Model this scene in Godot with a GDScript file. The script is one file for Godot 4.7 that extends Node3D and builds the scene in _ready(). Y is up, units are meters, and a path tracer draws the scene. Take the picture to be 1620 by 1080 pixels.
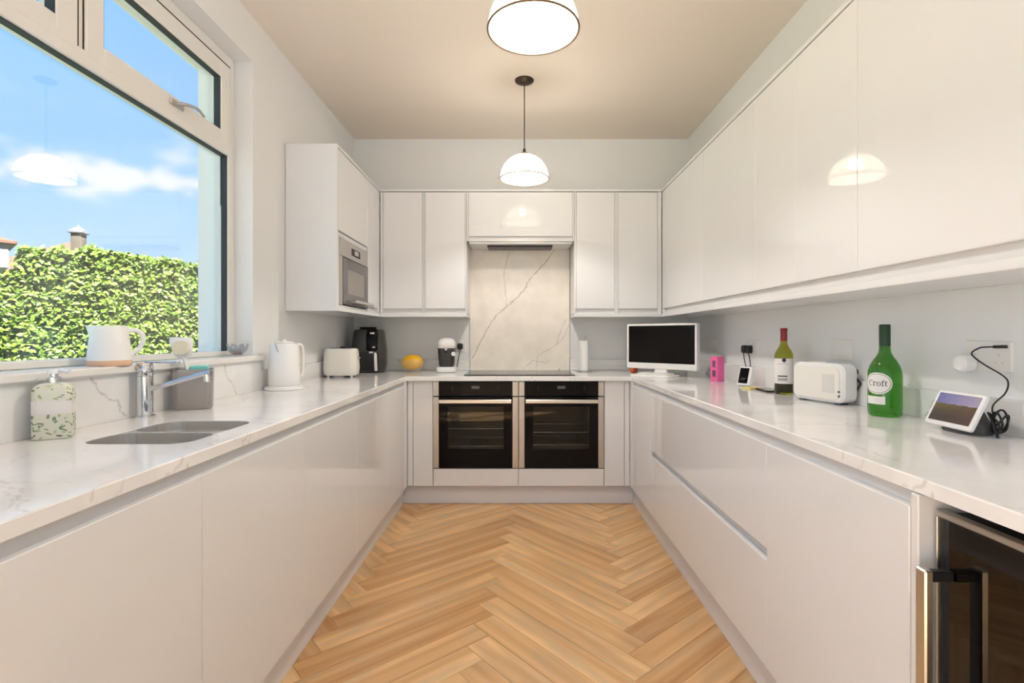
extends Node3D
# A white gloss kitchen seen down its aisle. X is to the right of the lens, Z is distance in front of it, y is height.

const EYE := 1.177
const CEIL := 2.795
const WL := -1.343      # face of the window wall
const WR := 1.395       # face of the wall opposite
const WB := 4.2         # face of the wall with the hob
const WF := -1.1        # wall behind the camera
const TOP := 0.9        # worktop
const DL := -0.768      # door face, left run
const DR := 0.78        # door face, right run
const DB := 3.56        # door face, back run
const PL := 0.137       # plinth height
const DT := 0.84        # top of the base doors
const UL := -1.0416     # door face of the left wall cabinets
const UR := 1.09
const UB := 3.87
const U0 := 1.325       # underside of wall cabinets
const U1 := 1.3514
const U2 := 1.387       # bottom edge of the wall doors
const U3 := 2.270
const U4 := 2.290
const FX := -1.425      # room face of the window frame

var taken := {}
var M := {}

func _ready():
	setup_view()
	setup_light()
	materials()
	build_shell()
	build_window()
	build_floor()
	build_base_units()
	build_worktop()
	build_wall_units()
	build_ovens()
	build_sink()
	build_pendants()
	build_left_items()
	build_back_items()
	build_right_items()
	build_outside()

# ---------------------------------------------------------------- view and light
func setup_view():
	var cam := Camera3D.new()
	cam.name = "camera"
	add_child(cam)
	cam.position = Vector3(0, EYE, 0)
	var n := 0.05
	cam.set_frustum(1080.0 / 810.0 * n, Vector2(-9.0 / 810.0 * n, -8.0 / 810.0 * n), n, 200.0)
	cam.current = true

func setup_light():
	var env := Environment.new()
	env.background_mode = Environment.BG_SKY
	env.tonemap_mode = Environment.TONE_MAPPER_LINEAR
	env.tonemap_exposure = 1.35
	env.sdfgi_enabled = true
	env.ssao_enabled = true
	env.ssil_enabled = true
	var sky := Sky.new()
	var pm := PanoramaSkyMaterial.new()
	pm.panorama = sky_texture()
	pm.energy_multiplier = 1.1
	sky.sky_material = pm
	env.sky = sky
	var we := WorldEnvironment.new()
	we.name = "sky_environment"
	we.environment = env
	add_child(we)
	var sun := DirectionalLight3D.new()
	sun.name = "sun"
	sun.light_color = Color(1.0, 0.99, 0.975)
	sun.light_energy = 11.0
	sun.light_angular_distance = 0.6
	sun.shadow_enabled = true
	add_child(sun)
	sun.look_at_from_position(Vector3(6.0, 9.5, 5.0), Vector3.ZERO)

func sky_texture() -> ImageTexture:
	var w := 1024
	var h := 512
	var img := Image.create(w, h, false, Image.FORMAT_RGBF)
	var n := FastNoiseLite.new()
	n.seed = 11
	n.noise_type = FastNoiseLite.TYPE_SIMPLEX_SMOOTH
	n.frequency = 1.0
	n.fractal_octaves = 5
	n.fractal_gain = 0.55
	for j in h:
		var el := (0.5 - (j + 0.5) / h) * PI
		var s := sin(el)
		for i in w:
			if s < 0.0:
				img.set_pixel(i, j, Color(0.36, 0.37, 0.35))
				continue
			var az := ((i + 0.5) / w - 0.5) * TAU
			var d := Vector3(sin(az) * cos(el), s, -cos(az) * cos(el))
			var t := pow(1.0 - s, 3.3)
			var c := Color(0.15, 0.42, 0.86).lerp(Color(0.54, 0.68, 0.75), t)
			var deg := rad_to_deg(el)
			var v := n.get_noise_3d(sin(az) * 5.2 + 3.1, deg * 0.20, cos(az) * 5.2 + 1.7)
			var cover := smoothstep(0.02, 0.30, v) * exp(-pow((deg - 13.5) / 3.6, 2.0))
			c = c.lerp(Color(0.76, 0.77, 0.80), cover * 0.9)
			img.set_pixel(i, j, c)
	return ImageTexture.create_from_image(img)

# ---------------------------------------------------------------- naming
func P(x, y, z) -> Vector3:
	return Vector3(x, y, -z)

func numbered(called: String, under: Node) -> String:
	var key := str(under.get_instance_id()) + called
	var k: int = taken.get(key, 0)
	taken[key] = k + 1
	return called if k == 0 else "%s_%03d" % [called, k]

func obj(called: String, st: SurfaceTool, m: Material, under: Node = self, normals := true) -> MeshInstance3D:
	if normals:
		st.generate_normals()
	var o := MeshInstance3D.new()
	o.mesh = st.commit()
	o.material_override = null
	o.mesh.surface_set_material(0, m)
	o.name = numbered(called, under)
	under.add_child(o, true)
	return o

func thing(called: String, label: String, category: String, at := Vector3.ZERO, turn := 0.0, group := "") -> Node3D:
	var o := Node3D.new()
	o.name = numbered(called, self)
	add_child(o, true)
	o.position = at
	o.rotation.y = turn
	tag(o, label, category, group)
	return o

func tag(o: Node, label: String, category: String, group := ""):
	o.set_meta("label", label)
	o.set_meta("category", category)
	if group != "":
		o.set_meta("group", group)
	return o

func struct(called: String, st: SurfaceTool, m: Material, label := "", category := "") -> MeshInstance3D:
	var o := obj(called, st, m)
	o.set_meta("kind", "structure")
	if label != "":
		o.set_meta("label", label)
		o.set_meta("category", category)
	return o

# ---------------------------------------------------------------- mesh helpers
func mb() -> SurfaceTool:
	var st := SurfaceTool.new()
	st.begin(Mesh.PRIMITIVE_TRIANGLES)
	st.set_smooth_group(-1)
	return st

func tri(st: SurfaceTool, a: Vector3, b: Vector3, c: Vector3, out: Vector3, ua := Vector2.ZERO, ub := Vector2.ZERO, uc := Vector2.ZERO):
	var n := (c - a).cross(b - a)
	st.set_uv(ua)
	st.add_vertex(a)
	if n.dot(out) >= 0.0:
		st.set_uv(ub)
		st.add_vertex(b)
		st.set_uv(uc)
		st.add_vertex(c)
	else:
		st.set_uv(uc)
		st.add_vertex(c)
		st.set_uv(ub)
		st.add_vertex(b)

func quad(st: SurfaceTool, a: Vector3, b: Vector3, c: Vector3, d: Vector3, out: Vector3, ua := Vector2.ZERO, ub := Vector2(1, 0), uc := Vector2(1, 1), ud := Vector2(0, 1)):
	tri(st, a, b, c, out, ua, ub, uc)
	tri(st, a, c, d, out, ua, uc, ud)

# box from its centre and size, edges chamfered by bev
func box(st: SurfaceTool, c: Vector3, s: Vector3, bev := 0.0, xf := Transform3D.IDENTITY):
	st.set_smooth_group(-1)
	var h := s * 0.5
	bev = minf(bev, minf(h.x, minf(h.y, h.z)) * 0.9)
	var ax := [Vector3.RIGHT, Vector3.UP, Vector3.BACK]
	for k in 3:
		var u: Vector3 = ax[(k + 1) % 3]
		var v: Vector3 = ax[(k + 2) % 3]
		var hk: float = h[k]
		var hu: float = h[(k + 1) % 3]
		var hv: float = h[(k + 2) % 3]
		for sg in [-1.0, 1.0]:
			var n: Vector3 = ax[k] * sg
			var p := []
			for q in [[-1, -1], [1, -1], [1, 1], [-1, 1]]:
				p.append(xf * (c + n * hk + u * q[0] * (hu - bev) + v * q[1] * (hv - bev)))
			quad(st, p[0], p[1], p[2], p[3], xf.basis * n)
	if bev <= 0.0:
		return
	for k in 3:
		var w: Vector3 = ax[k]
		var u: Vector3 = ax[(k + 1) % 3]
		var v: Vector3 = ax[(k + 2) % 3]
		var hw: float = h[k] - bev
		var hu: float = h[(k + 1) % 3]
		var hv: float = h[(k + 2) % 3]
		for a in [-1.0, 1.0]:
			for b in [-1.0, 1.0]:
				var p1: Vector3 = c + u * a * hu + v * b * (hv - bev)
				var p2: Vector3 = c + u * a * (hu - bev) + v * b * hv
				quad(st, xf * (p1 - w * hw), xf * (p1 + w * hw), xf * (p2 + w * hw), xf * (p2 - w * hw), xf.basis * (u * a + v * b))
	for a in [-1.0, 1.0]:
		for b in [-1.0, 1.0]:
			for d in [-1.0, 1.0]:
				var k := Vector3(a * h.x, b * h.y, d * h.z)
				tri(st, xf * (c + k - Vector3(0, b, d) * bev), xf * (c + k - Vector3(a, 0, d) * bev), xf * (c + k - Vector3(a, b, 0) * bev), xf.basis * k)

# box between two corners given as X, y, Z (Z = distance)
func span(st: SurfaceTool, x0, x1, y0, y1, z0, z1, bev := 0.0):
	box(st, Vector3((x0 + x1) * 0.5, (y0 + y1) * 0.5, -(z0 + z1) * 0.5), Vector3(absf(x1 - x0), absf(y1 - y0), absf(z1 - z0)), bev)

# turned profile of (radius, height), going up on the outside
func lathe(st: SurfaceTool, prof: Array, segs := 32, xf := Transform3D.IDENTITY, flute := 0.0, flutes := 0):
	var g := 1
	var last := Vector2.ZERO
	for i in prof.size() - 1:
		var a: Vector2 = prof[i]
		var b: Vector2 = prof[i + 1]
		var dir := (b - a).normalized()
		if i > 0 and dir.dot(last) < 0.72:
			g += 1
		last = dir
		st.set_smooth_group(g)
		var out2 := Vector2(dir.y, -dir.x)
		for j in segs:
			var t0 := TAU * j / segs
			var t1 := TAU * ((j + 1) % segs) / segs
			var m0 := 1.0 + flute * cos(t0 * flutes)
			var m1 := 1.0 + flute * cos(t1 * flutes)
			var c0 := Vector3(cos(t0), 0, sin(t0))
			var c1 := Vector3(cos(t1), 0, sin(t1))
			var tm := TAU * (j + 0.5) / segs
			var out := Vector3(cos(tm) * out2.x, out2.y, sin(tm) * out2.x)
			var u0 := float(j) / segs
			var u1 := float(j + 1) / segs
			var v0 := 1.0 - float(i) / (prof.size() - 1)
			var v1 := 1.0 - float(i + 1) / (prof.size() - 1)
			var p00 := xf * (c0 * a.x * m0 + Vector3(0, a.y, 0))
			var p10 := xf * (c1 * a.x * m1 + Vector3(0, a.y, 0))
			var p11 := xf * (c1 * b.x * m1 + Vector3(0, b.y, 0))
			var p01 := xf * (c0 * b.x * m0 + Vector3(0, b.y, 0))
			if a.x > 1e-6:
				tri(st, p00, p10, p11, xf.basis * out, Vector2(u0, v0), Vector2(u1, v0), Vector2(u1, v1))
			if b.x > 1e-6:
				tri(st, p00, p11, p01, xf.basis * out, Vector2(u0, v0), Vector2(u1, v1), Vector2(u0, v1))
	st.set_smooth_group(-1)

func cyl(st: SurfaceTool, a: Vector3, b: Vector3, r: float, segs := 20, bev := 0.0, r2 := -1.0):
	var d := b - a
	var l := d.length()
	var y := d / l
	var x := y.cross(Vector3(0.3, 0.2, 0.93) if absf(y.y) > 0.9 else Vector3.UP).normalized()
	var xf := Transform3D(Basis(x, y, x.cross(y)), a)
	var e := r if r2 < 0.0 else r2
	if bev > 0.0:
		lathe(st, [Vector2(0, 0), Vector2(r - bev, 0), Vector2(r, bev), Vector2(e, l - bev), Vector2(e - bev, l), Vector2(0, l)], segs, xf)
	else:
		lathe(st, [Vector2(0, 0), Vector2(r, 0), Vector2(e, l), Vector2(0, l)], segs, xf)

func spline(pts: Array, per := 8) -> Array:
	var r := []
	for i in pts.size() - 1:
		var p0: Vector3 = pts[maxi(i - 1, 0)]
		var p1: Vector3 = pts[i]
		var p2: Vector3 = pts[i + 1]
		var p3: Vector3 = pts[mini(i + 2, pts.size() - 1)]
		for k in per:
			r.append(p1.cubic_interpolate(p2, p0, p3, float(k) / per))
	r.append(pts[-1])
	return r

# tube along points; r may shrink to r2; sq flattens it in the second direction
func tube(st: SurfaceTool, pts: Array, r: float, segs := 10, r2 := -1.0, flat := 1.0):
	var rings := []
	var x := Vector3.ZERO
	for i in pts.size():
		var t: Vector3 = (pts[mini(i + 1, pts.size() - 1)] - pts[maxi(i - 1, 0)]).normalized()
		if i == 0:
			x = t.cross(Vector3.UP if absf(t.y) < 0.9 else Vector3.RIGHT).normalized()
		x = (x - t * x.dot(t)).normalized()
		var y := t.cross(x)
		var rr := r if r2 < 0.0 else lerpf(r, r2, float(i) / (pts.size() - 1))
		var ring := []
		for j in segs:
			var a := TAU * j / segs
			ring.append(pts[i] + x * cos(a) * rr + y * sin(a) * rr * flat)
		rings.append(ring)
	st.set_smooth_group(1)
	for i in pts.size() - 1:
		for j in segs:
			var k := (j + 1) % segs
			var mid: Vector3 = (rings[i][j] + rings[i][k]) * 0.5 - pts[i]
			quad(st, rings[i][j], rings[i][k], rings[i + 1][k], rings[i + 1][j], mid)
	st.set_smooth_group(-1)
	for e in [0, pts.size() - 1]:
		var t: Vector3 = (pts[0] - pts[1]) if e == 0 else (pts[-1] - pts[-2])
		for j in segs:
			tri(st, pts[e], rings[e][j], rings[e][(j + 1) % segs], t)

func rrect(w: float, d: float, r: float, n := 5) -> PackedVector2Array:
	r = minf(r, minf(w, d) * 0.4999)
	var p := PackedVector2Array()
	for q in [[1, 1, 0], [-1, 1, 1], [-1, -1, 2], [1, -1, 3]]:
		for k in n + 1:
			var a: float = (q[2] + float(k) / n) * PI / 2
			p.append(Vector2(q[0] * (w / 2 - r) + cos(a) * r, q[1] * (d / 2 - r) + sin(a) * r))
	return p

# stacked rounded rectangles: [y, width, depth, corner radius, offset x, offset z]
func loft(st: SurfaceTool, secs: Array, n := 5, xf := Transform3D.IDENTITY, capped := true):
	var rings := []
	for s in secs:
		var ring := []
		var ox: float = s[4] if s.size() > 4 else 0.0
		var oz: float = s[5] if s.size() > 5 else 0.0
		for q in rrect(s[1], s[2], s[3], n):
			ring.append(Vector3(q.x + ox, s[0], q.y + oz))
		rings.append(ring)
	var cnt: int = rings[0].size()
	var g := 1
	var last := 0.0
	var us := [0.0]
	for j in cnt:
		us.append(us[-1] + rings[rings.size() / 2][j].distance_to(rings[rings.size() / 2][(j + 1) % cnt]))
	for i in rings.size() - 1:
		var sl := atan2(secs[i + 1][0] - secs[i][0], (secs[i + 1][1] - secs[i][1]) * 0.5)
		if i > 0 and absf(angle_difference(sl, last)) > 0.85:
			g += 1
		last = sl
		st.set_smooth_group(g)
		var c0 := Vector3(secs[i][4] if secs[i].size() > 4 else 0.0, secs[i][0], secs[i][5] if secs[i].size() > 5 else 0.0)
		for j in cnt:
			var k := (j + 1) % cnt
			var a: Vector3 = rings[i][j]
			var b: Vector3 = rings[i][k]
			var c: Vector3 = rings[i + 1][k]
			var d: Vector3 = rings[i + 1][j]
			var out := (a + b) * 0.5 - c0
			out.y = 0.0
			out = out.normalized() * sin(sl) - Vector3(0, cos(sl), 0)
			var u0: float = us[j] / us[-1]
			var u1: float = us[j + 1] / us[-1]
			var tall: float = maxf(secs[-1][0] - secs[0][0], 1e-6)
			var v0: float = (secs[i][0] - secs[0][0]) / tall
			var v1: float = (secs[i + 1][0] - secs[0][0]) / tall
			quad(st, xf * a, xf * b, xf * c, xf * d, xf.basis * out, Vector2(u0, v0), Vector2(u1, v0), Vector2(u1, v1), Vector2(u0, v1))
	st.set_smooth_group(-1)
	if capped:
		for e in [0, rings.size() - 1]:
			var s: Array = secs[e]
			var m := Vector3(s[4] if s.size() > 4 else 0.0, s[0], s[5] if s.size() > 5 else 0.0)
			for j in cnt:
				tri(st, xf * m, xf * rings[e][j], xf * rings[e][(j + 1) % cnt], xf.basis * (Vector3.DOWN if e == 0 else Vector3.UP))

# upright prism over a polygon in local x and z; holes are clipped out of both caps
func cap(st: SurfaceTool, poly: PackedVector2Array, holes: Array, y: float, up: bool, xf := Transform3D.IDENTITY, uvs := 1.0):
	var pieces := [poly]
	for hole in holes:
		var mx := 0.0
		for q in hole:
			mx += q.x / hole.size()
		var next := []
		for pc in pieces:
			for side in [PackedVector2Array([Vector2(mx - 50, -50), Vector2(mx, -50), Vector2(mx, 50), Vector2(mx - 50, 50)]), PackedVector2Array([Vector2(mx, -50), Vector2(mx + 50, -50), Vector2(mx + 50, 50), Vector2(mx, 50)])]:
				for half in Geometry2D.intersect_polygons(pc, side):
					next.append_array(Geometry2D.clip_polygons(half, hole))
		pieces = next
	st.set_smooth_group(-1)
	for pc in pieces:
		var t := Geometry2D.triangulate_polygon(pc)
		for i in range(0, t.size(), 3):
			var a: Vector2 = pc[t[i]]
			var b: Vector2 = pc[t[i + 1]]
			var c: Vector2 = pc[t[i + 2]]
			tri(st, xf * Vector3(a.x, y, a.y), xf * Vector3(b.x, y, b.y), xf * Vector3(c.x, y, c.y), xf.basis * (Vector3.UP if up else Vector3.DOWN), a * uvs, b * uvs, c * uvs)

func wall_of(st: SurfaceTool, p: PackedVector2Array, q: PackedVector2Array, y0: float, y1: float, inward: bool, xf := Transform3D.IDENTITY, uvs := 1.0):
	var cw := Geometry2D.is_polygon_clockwise(p)
	var run := 0.0
	for i in p.size():
		var k := (i + 1) % p.size()
		var e := p[k] - p[i]
		var n := Vector2(e.y, -e.x) * (-1.0 if cw else 1.0)
		var o := Vector3(n.x, 0, n.y) * (-1.0 if inward else 1.0)
		if q != p:
			o += Vector3.UP * e.length()
		var r2 := run + e.length()
		quad(st, xf * Vector3(p[i].x, y0, p[i].y), xf * Vector3(p[k].x, y0, p[k].y), xf * Vector3(q[k].x, y1, q[k].y), xf * Vector3(q[i].x, y1, q[i].y), xf.basis * o, Vector2(run, y0) * uvs, Vector2(r2, y0) * uvs, Vector2(r2, y1) * uvs, Vector2(run, y1) * uvs)
		run = r2

func prism(st: SurfaceTool, poly: PackedVector2Array, y0: float, y1: float, xf := Transform3D.IDENTITY, bev := 0.0, holes := [], uvs := 1.0):
	st.set_smooth_group(-1)
	var top := poly
	if bev > 0.0:
		top = inset(poly, bev)
		wall_of(st, poly, top, y1 - bev, y1, false, xf, uvs)
	wall_of(st, poly, poly, y0, y1 - bev, false, xf, uvs)
	for hole in holes:
		wall_of(st, hole, hole, y0, y1, true, xf, uvs)
	cap(st, top, holes, y1, true, xf, uvs)
	cap(st, poly, holes, y0, false, xf, uvs)

func inset(p: PackedVector2Array, d: float) -> PackedVector2Array:
	var r := PackedVector2Array()
	var s := -1.0 if Geometry2D.is_polygon_clockwise(p) else 1.0
	for i in p.size():
		var a := (p[i] - p[i - 1]).normalized()
		var b := (p[(i + 1) % p.size()] - p[i]).normalized()
		var na := Vector2(-a.y, a.x) * s
		var nb := Vector2(-b.y, b.x) * s
		r.append(p[i] + (na + nb) * d / (1.0 + na.dot(nb)))
	return r

# a prism standing upright: polygon in local x and y, depth along z (z0..z1)
func plate(st: SurfaceTool, poly: PackedVector2Array, z0: float, z1: float, xf := Transform3D.IDENTITY, bev := 0.0, holes := []):
	prism(st, poly, z0, z1, xf * Transform3D(Basis(Vector3.RIGHT, Vector3.BACK, Vector3.UP), Vector3.ZERO), bev, holes)

func turned(at: Vector3, y := 0.0, x := 0.0, z := 0.0) -> Transform3D:
	return Transform3D(Basis.from_euler(Vector3(x, y, z)), at)

func moved(p: PackedVector2Array, by: Vector2) -> PackedVector2Array:
	var r := PackedVector2Array()
	for q in p:
		r.append(q + by)
	return r

func oval(a: float, b: float, n := 32) -> PackedVector2Array:
	var p := PackedVector2Array()
	for i in n:
		p.append(Vector2(cos(TAU * i / n) * a, sin(TAU * i / n) * b))
	return p

func recta(x0, x1, y0, y1) -> PackedVector2Array:
	return PackedVector2Array([Vector2(x0, y0), Vector2(x1, y0), Vector2(x1, y1), Vector2(x0, y1)])

# ---------------------------------------------------------------- materials
func mat(called: String, c: Color, rough := 0.5, metal := 0.0, coat := 0.0) -> StandardMaterial3D:
	var m := StandardMaterial3D.new()
	m.resource_name = called
	m.albedo_color = c
	m.roughness = rough
	m.metallic = metal
	if coat > 0.0:
		m.clearcoat_enabled = true
		m.clearcoat = coat
		m.clearcoat_roughness = 0.03
	M[called] = m
	return m

func hexa(r: int, g: int, b: int) -> Color:
	return Color(r / 255.0, g / 255.0, b / 255.0)

func glass(called: String, c: Color, a: float, rough := 0.02) -> StandardMaterial3D:
	var m := mat(called, Color(c.r, c.g, c.b, a), rough)
	m.transparency = BaseMaterial3D.TRANSPARENCY_ALPHA
	return m

func materials():
	mat("wall_paint", hexa(239, 239, 238), 0.85)
	mat("ceiling_paint", hexa(240, 229, 216), 0.9)
	mat("gloss", hexa(235, 235, 236), 0.035)
	mat("carcass", hexa(234, 232, 231), 0.25)
	mat("channel", hexa(214, 213, 213), 0.4)
	mat("plinth", hexa(232, 231, 234), 0.3)
	mat("upvc", hexa(240, 237, 232), 0.3)
	mat("gasket", hexa(50, 56, 62), 0.6)
	mat("steel", hexa(214, 211, 206), 0.28, 1.0)
	mat("brushed", hexa(196, 192, 188), 0.36, 1.0)
	mat("chrome", hexa(214, 216, 220), 0.08, 1.0)
	mat("sink_steel", hexa(212, 209, 205), 0.4, 0.8)
	mat("black_glass", hexa(20, 18, 18), 0.04)
	M["black_glass"].metallic_specular = 0.24
	mat("black_plastic", hexa(24, 24, 25), 0.45)
	mat("charcoal", hexa(56, 55, 56), 0.35)
	mat("white_plastic", hexa(246, 245, 243), 0.25)
	mat("cream_plastic", hexa(242, 237, 228), 0.3)
	mat("matt_white", hexa(249, 248, 245), 0.6)
	mat("bronze", hexa(60, 47, 38), 0.45, 0.6)
	mat("rim_metal", hexa(120, 100, 80), 0.4, 0.7)
	mat("copper", hexa(240, 196, 160), 0.4)
	mat("oven_cavity", hexa(140, 132, 108), 0.5)
	mat("grey_caddy", hexa(165, 160, 156), 0.3, 0.5)
	mat("teal", hexa(140, 226, 222), 0.8)
	mat("melon", hexa(252, 190, 14), 0.35)
	mat("orange", hexa(226, 106, 50), 0.5)
	mat("pink", hexa(240, 110, 170), 0.35)
	mat("print_grey", hexa(120, 70, 100), 0.6)
	mat("red_foil", hexa(140, 30, 34), 0.35)
	mat("label_paper", hexa(238, 234, 230), 0.6)
	mat("ink", hexa(50, 50, 58), 0.6)
	mat("pale_yellow", hexa(232, 214, 140), 0.8)
	mat("sage_print", hexa(110, 150, 130), 0.5)
	mat("olive_print", hexa(140, 140, 110), 0.5)
	mat("cream_gloss", hexa(232, 230, 214), 0.2)
	mat("bristle", hexa(232, 224, 200), 0.8)
	mat("red_wax", hexa(180, 50, 50), 0.5)
	mat("brown", hexa(92, 68, 52), 0.85)
	mat("shaded_render", hexa(100, 103, 112), 0.8)  # white render, its shade put into the colour as grey
	mat("roof_tile", hexa(84, 56, 42), 0.9)
	mat("stone", hexa(70, 63, 54), 0.9)
	mat("lead", hexa(70, 72, 80), 0.8)
	mat("lawn", hexa(84, 98, 60), 0.95)
	mat("added_patio", hexa(134, 136, 144), 0.9)
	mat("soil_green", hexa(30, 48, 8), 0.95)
	mat("dark_wood", hexa(92, 58, 34), 0.5)
	glass("window_glass", Color(0.9, 0.95, 0.95), 0.03, 0.0)
	glass("oven_glass", Color(0.1, 0.09, 0.07), 0.30, 0.02)
	M["oven_glass"].metallic_specular = 0.3
	glass("clear_glass", Color(0.93, 0.96, 0.95), 0.05, 0.02)
	glass("dark_door_glass", Color(0.03, 0.022, 0.02), 0.86, 0.03)
	for g in [["green_bottle", Color(0.24, 0.56, 0.12, 0.0)], ["olive_bottle", Color(0.66, 0.66, 0.12, 0.0)]]:
		var gm := mat(g[0], g[1], 0.02, 0.0, 1.0)
		gm.refraction_enabled = true
		gm.refraction_scale = 0.006
	mat("dark_wine", hexa(26, 18, 22), 0.08)
	mat("dark_cap", hexa(30, 60, 38), 0.4)
	var sh := glass("shade_glass", Color(1.0, 0.97, 0.92), 0.80, 0.1)
	sh.backlight_enabled = true
	sh.backlight = Color(0.5, 0.48, 0.44)
	var bu := mat("bulb_glow", Color(1, 0.95, 0.85), 0.3)
	bu.emission_enabled = true
	bu.emission = Color(1.0, 0.9, 0.72)
	bu.emission_energy_multiplier = 4.0
	M["quartz"] = mat("quartz", Color.WHITE, 0.09)
	M["quartz"].albedo_texture = quartz_texture()
	M["quartz_slab"] = mat("quartz_slab", Color.WHITE, 0.1)
	M["quartz_slab"].albedo_texture = splash_texture()
	M["quartz_upstand"] = mat("quartz_upstand", Color.WHITE, 0.1)
	M["quartz_upstand"].albedo_texture = upstand_texture()
	for k in 8:
		var w := mat("oak_%d" % k, Color.WHITE, 0.38)
		w.albedo_texture = plank_texture(k)
	var sc := mat("landscape_screen", Color.BLACK, 0.06)
	sc.emission_enabled = true
	sc.emission_texture = landscape_texture()
	sc.emission = Color.WHITE
	sc.emission_operator = BaseMaterial3D.EMISSION_OP_MULTIPLY
	sc.emission_energy_multiplier = 0.8

func vein(img: Image, pts: Array, width: float, strength: float, col: Color, rng: RandomNumberGenerator, wob := 6.0):
	var w := img.get_width()
	var h := img.get_height()
	for i in pts.size() - 1:
		var a: Vector2 = pts[i]
		var b: Vector2 = pts[i + 1]
		var steps := int(maxf(2.0, a.distance_to(b)))
		var n := (b - a).normalized().orthogonal()
		var ph := rng.randf() * 10.0
		for s in steps:
			var t := float(s) / steps
			var env := sin(t * PI)
			var c := a.lerp(b, t) + n * (sin(t * 9.0 + ph) * 0.5 + sin(t * 23.0 + ph * 3.0) * 0.3) * wob * env
			var wd := width * (0.78 + 0.22 * sin(t * 7.0 + ph * 2.0))
			var r := int(ceil(wd * 2.0)) + 1
			for dy in range(-r, r + 1):
				for dx in range(-r, r + 1):
					var x := posmod(int(c.x) + dx, w)
					var y := posmod(int(c.y) + dy, h)
					var d := Vector2(dx, dy).length()
					var k := strength * exp(-d * d / (wd * wd + 0.2)) * 0.45
					if k > 0.01:
						img.set_pixel(x, y, img.get_pixel(x, y).lerp(col, minf(k, 1.0)))

func quartz_base(w: int, h: int, seed_: int, f: float) -> Image:
	var img := Image.create(w, h, false, Image.FORMAT_RGB8)
	var n := FastNoiseLite.new()
	n.seed = seed_
	n.frequency = f
	n.fractal_octaves = 3
	for y in h:
		for x in w:
			var v := n.get_noise_2d(x, y) * 0.035
			img.set_pixel(x, y, Color(0.955 + v, 0.950 + v, 0.945 + v))
	return img

func quartz_texture() -> ImageTexture:
	var img := quartz_base(768, 768, 5, 0.006)
	var rng := RandomNumberGenerator.new()
	rng.seed = 77
	for k in 46:
		var p := Vector2(rng.randf() * 768, rng.randf() * 768)
		var dir := Vector2.from_angle(0.55 + rng.randf_range(-0.5, 0.5))
		var pts := [p]
		for s in rng.randi_range(2, 5):
			dir = dir.rotated(rng.randf_range(-0.5, 0.5))
			p += dir * rng.randf_range(25, 75)
			pts.append(p)
		vein(img, pts, rng.randf_range(0.8, 2.2), rng.randf_range(0.06, 0.24), Color(0.60, 0.57, 0.55), rng, 7.0)
	var t := ImageTexture.create_from_image(img)
	return t

func splash_texture() -> ImageTexture:
	var w := 512
	var h := 640
	var img := quartz_base(w, h, 9, 0.008)
	for y in h:
		for x in w:
			img.set_pixel(x, y, img.get_pixel(x, y) * Color(1.02, 0.985, 0.945))
	var rng := RandomNumberGenerator.new()
	rng.seed = 21
	var runs := [
		[[577, 335, 500, 445, 455, 492, 410, 540, 380, 600, 330, 650, 285, 690, 225, 740, 180, 810, 145, 875, 95, 975], 2.4, 0.27],
		[[310, 350, 287, 430, 270, 510, 277, 600, 285, 690], 1.9, 0.22],
		[[628, 790, 592, 870, 540, 912, 455, 960, 448, 1035], 2.0, 0.2],
		[[375, 1035, 430, 985, 500, 1000, 520, 985], 2.6, 0.14],
		[[610, 760, 570, 850, 560, 900], 2.0, 0.2]]
	for r in runs:
		var pts := []
		for i in range(0, r[0].size(), 2):
			pts.append(Vector2((r[0][i] - 84.0) / (631.0 - 84.0) * w, (r[0][i + 1] - 346.0) / (1040.0 - 346.0) * h))
		vein(img, pts, r[1], r[2], Color(0.52, 0.47, 0.44), rng, 4.0)
		vein(img, pts, r[1] * 2.6, r[2] * 0.16, Color(0.62, 0.58, 0.55), rng, 8.0)
	return ImageTexture.create_from_image(img)

func upstand_texture() -> ImageTexture:
	var img := quartz_base(1024, 64, 15, 0.01)
	var rng := RandomNumberGenerator.new()
	rng.seed = 4
	# u = 0 at Z 0.3, u = 1 at Z 4.2; two veins show by the tap and beside the caddy
	for v in [[1.585, 0.0, 1.62, 0.35, 1.66, 0.55, 1.70, 0.62, 1.705, 0.85, 1.735, 0.98], [2.31, 0.0, 2.33, 0.4, 2.39, 0.75, 2.41, 1.0], [3.1, 0.9, 3.2, 0.4, 3.24, 0.0], [0.9, 0.0, 1.0, 1.0]]:
		var pts := []
		for i in range(0, v.size(), 2):
			pts.append(Vector2((v[i] - 0.3) / 3.9 * 1024.0, v[i + 1] * 62.0))
		vein(img, pts, 1.1, 0.42, Color(0.5, 0.46, 0.44), rng, 2.0)
	return ImageTexture.create_from_image(img)

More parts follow.
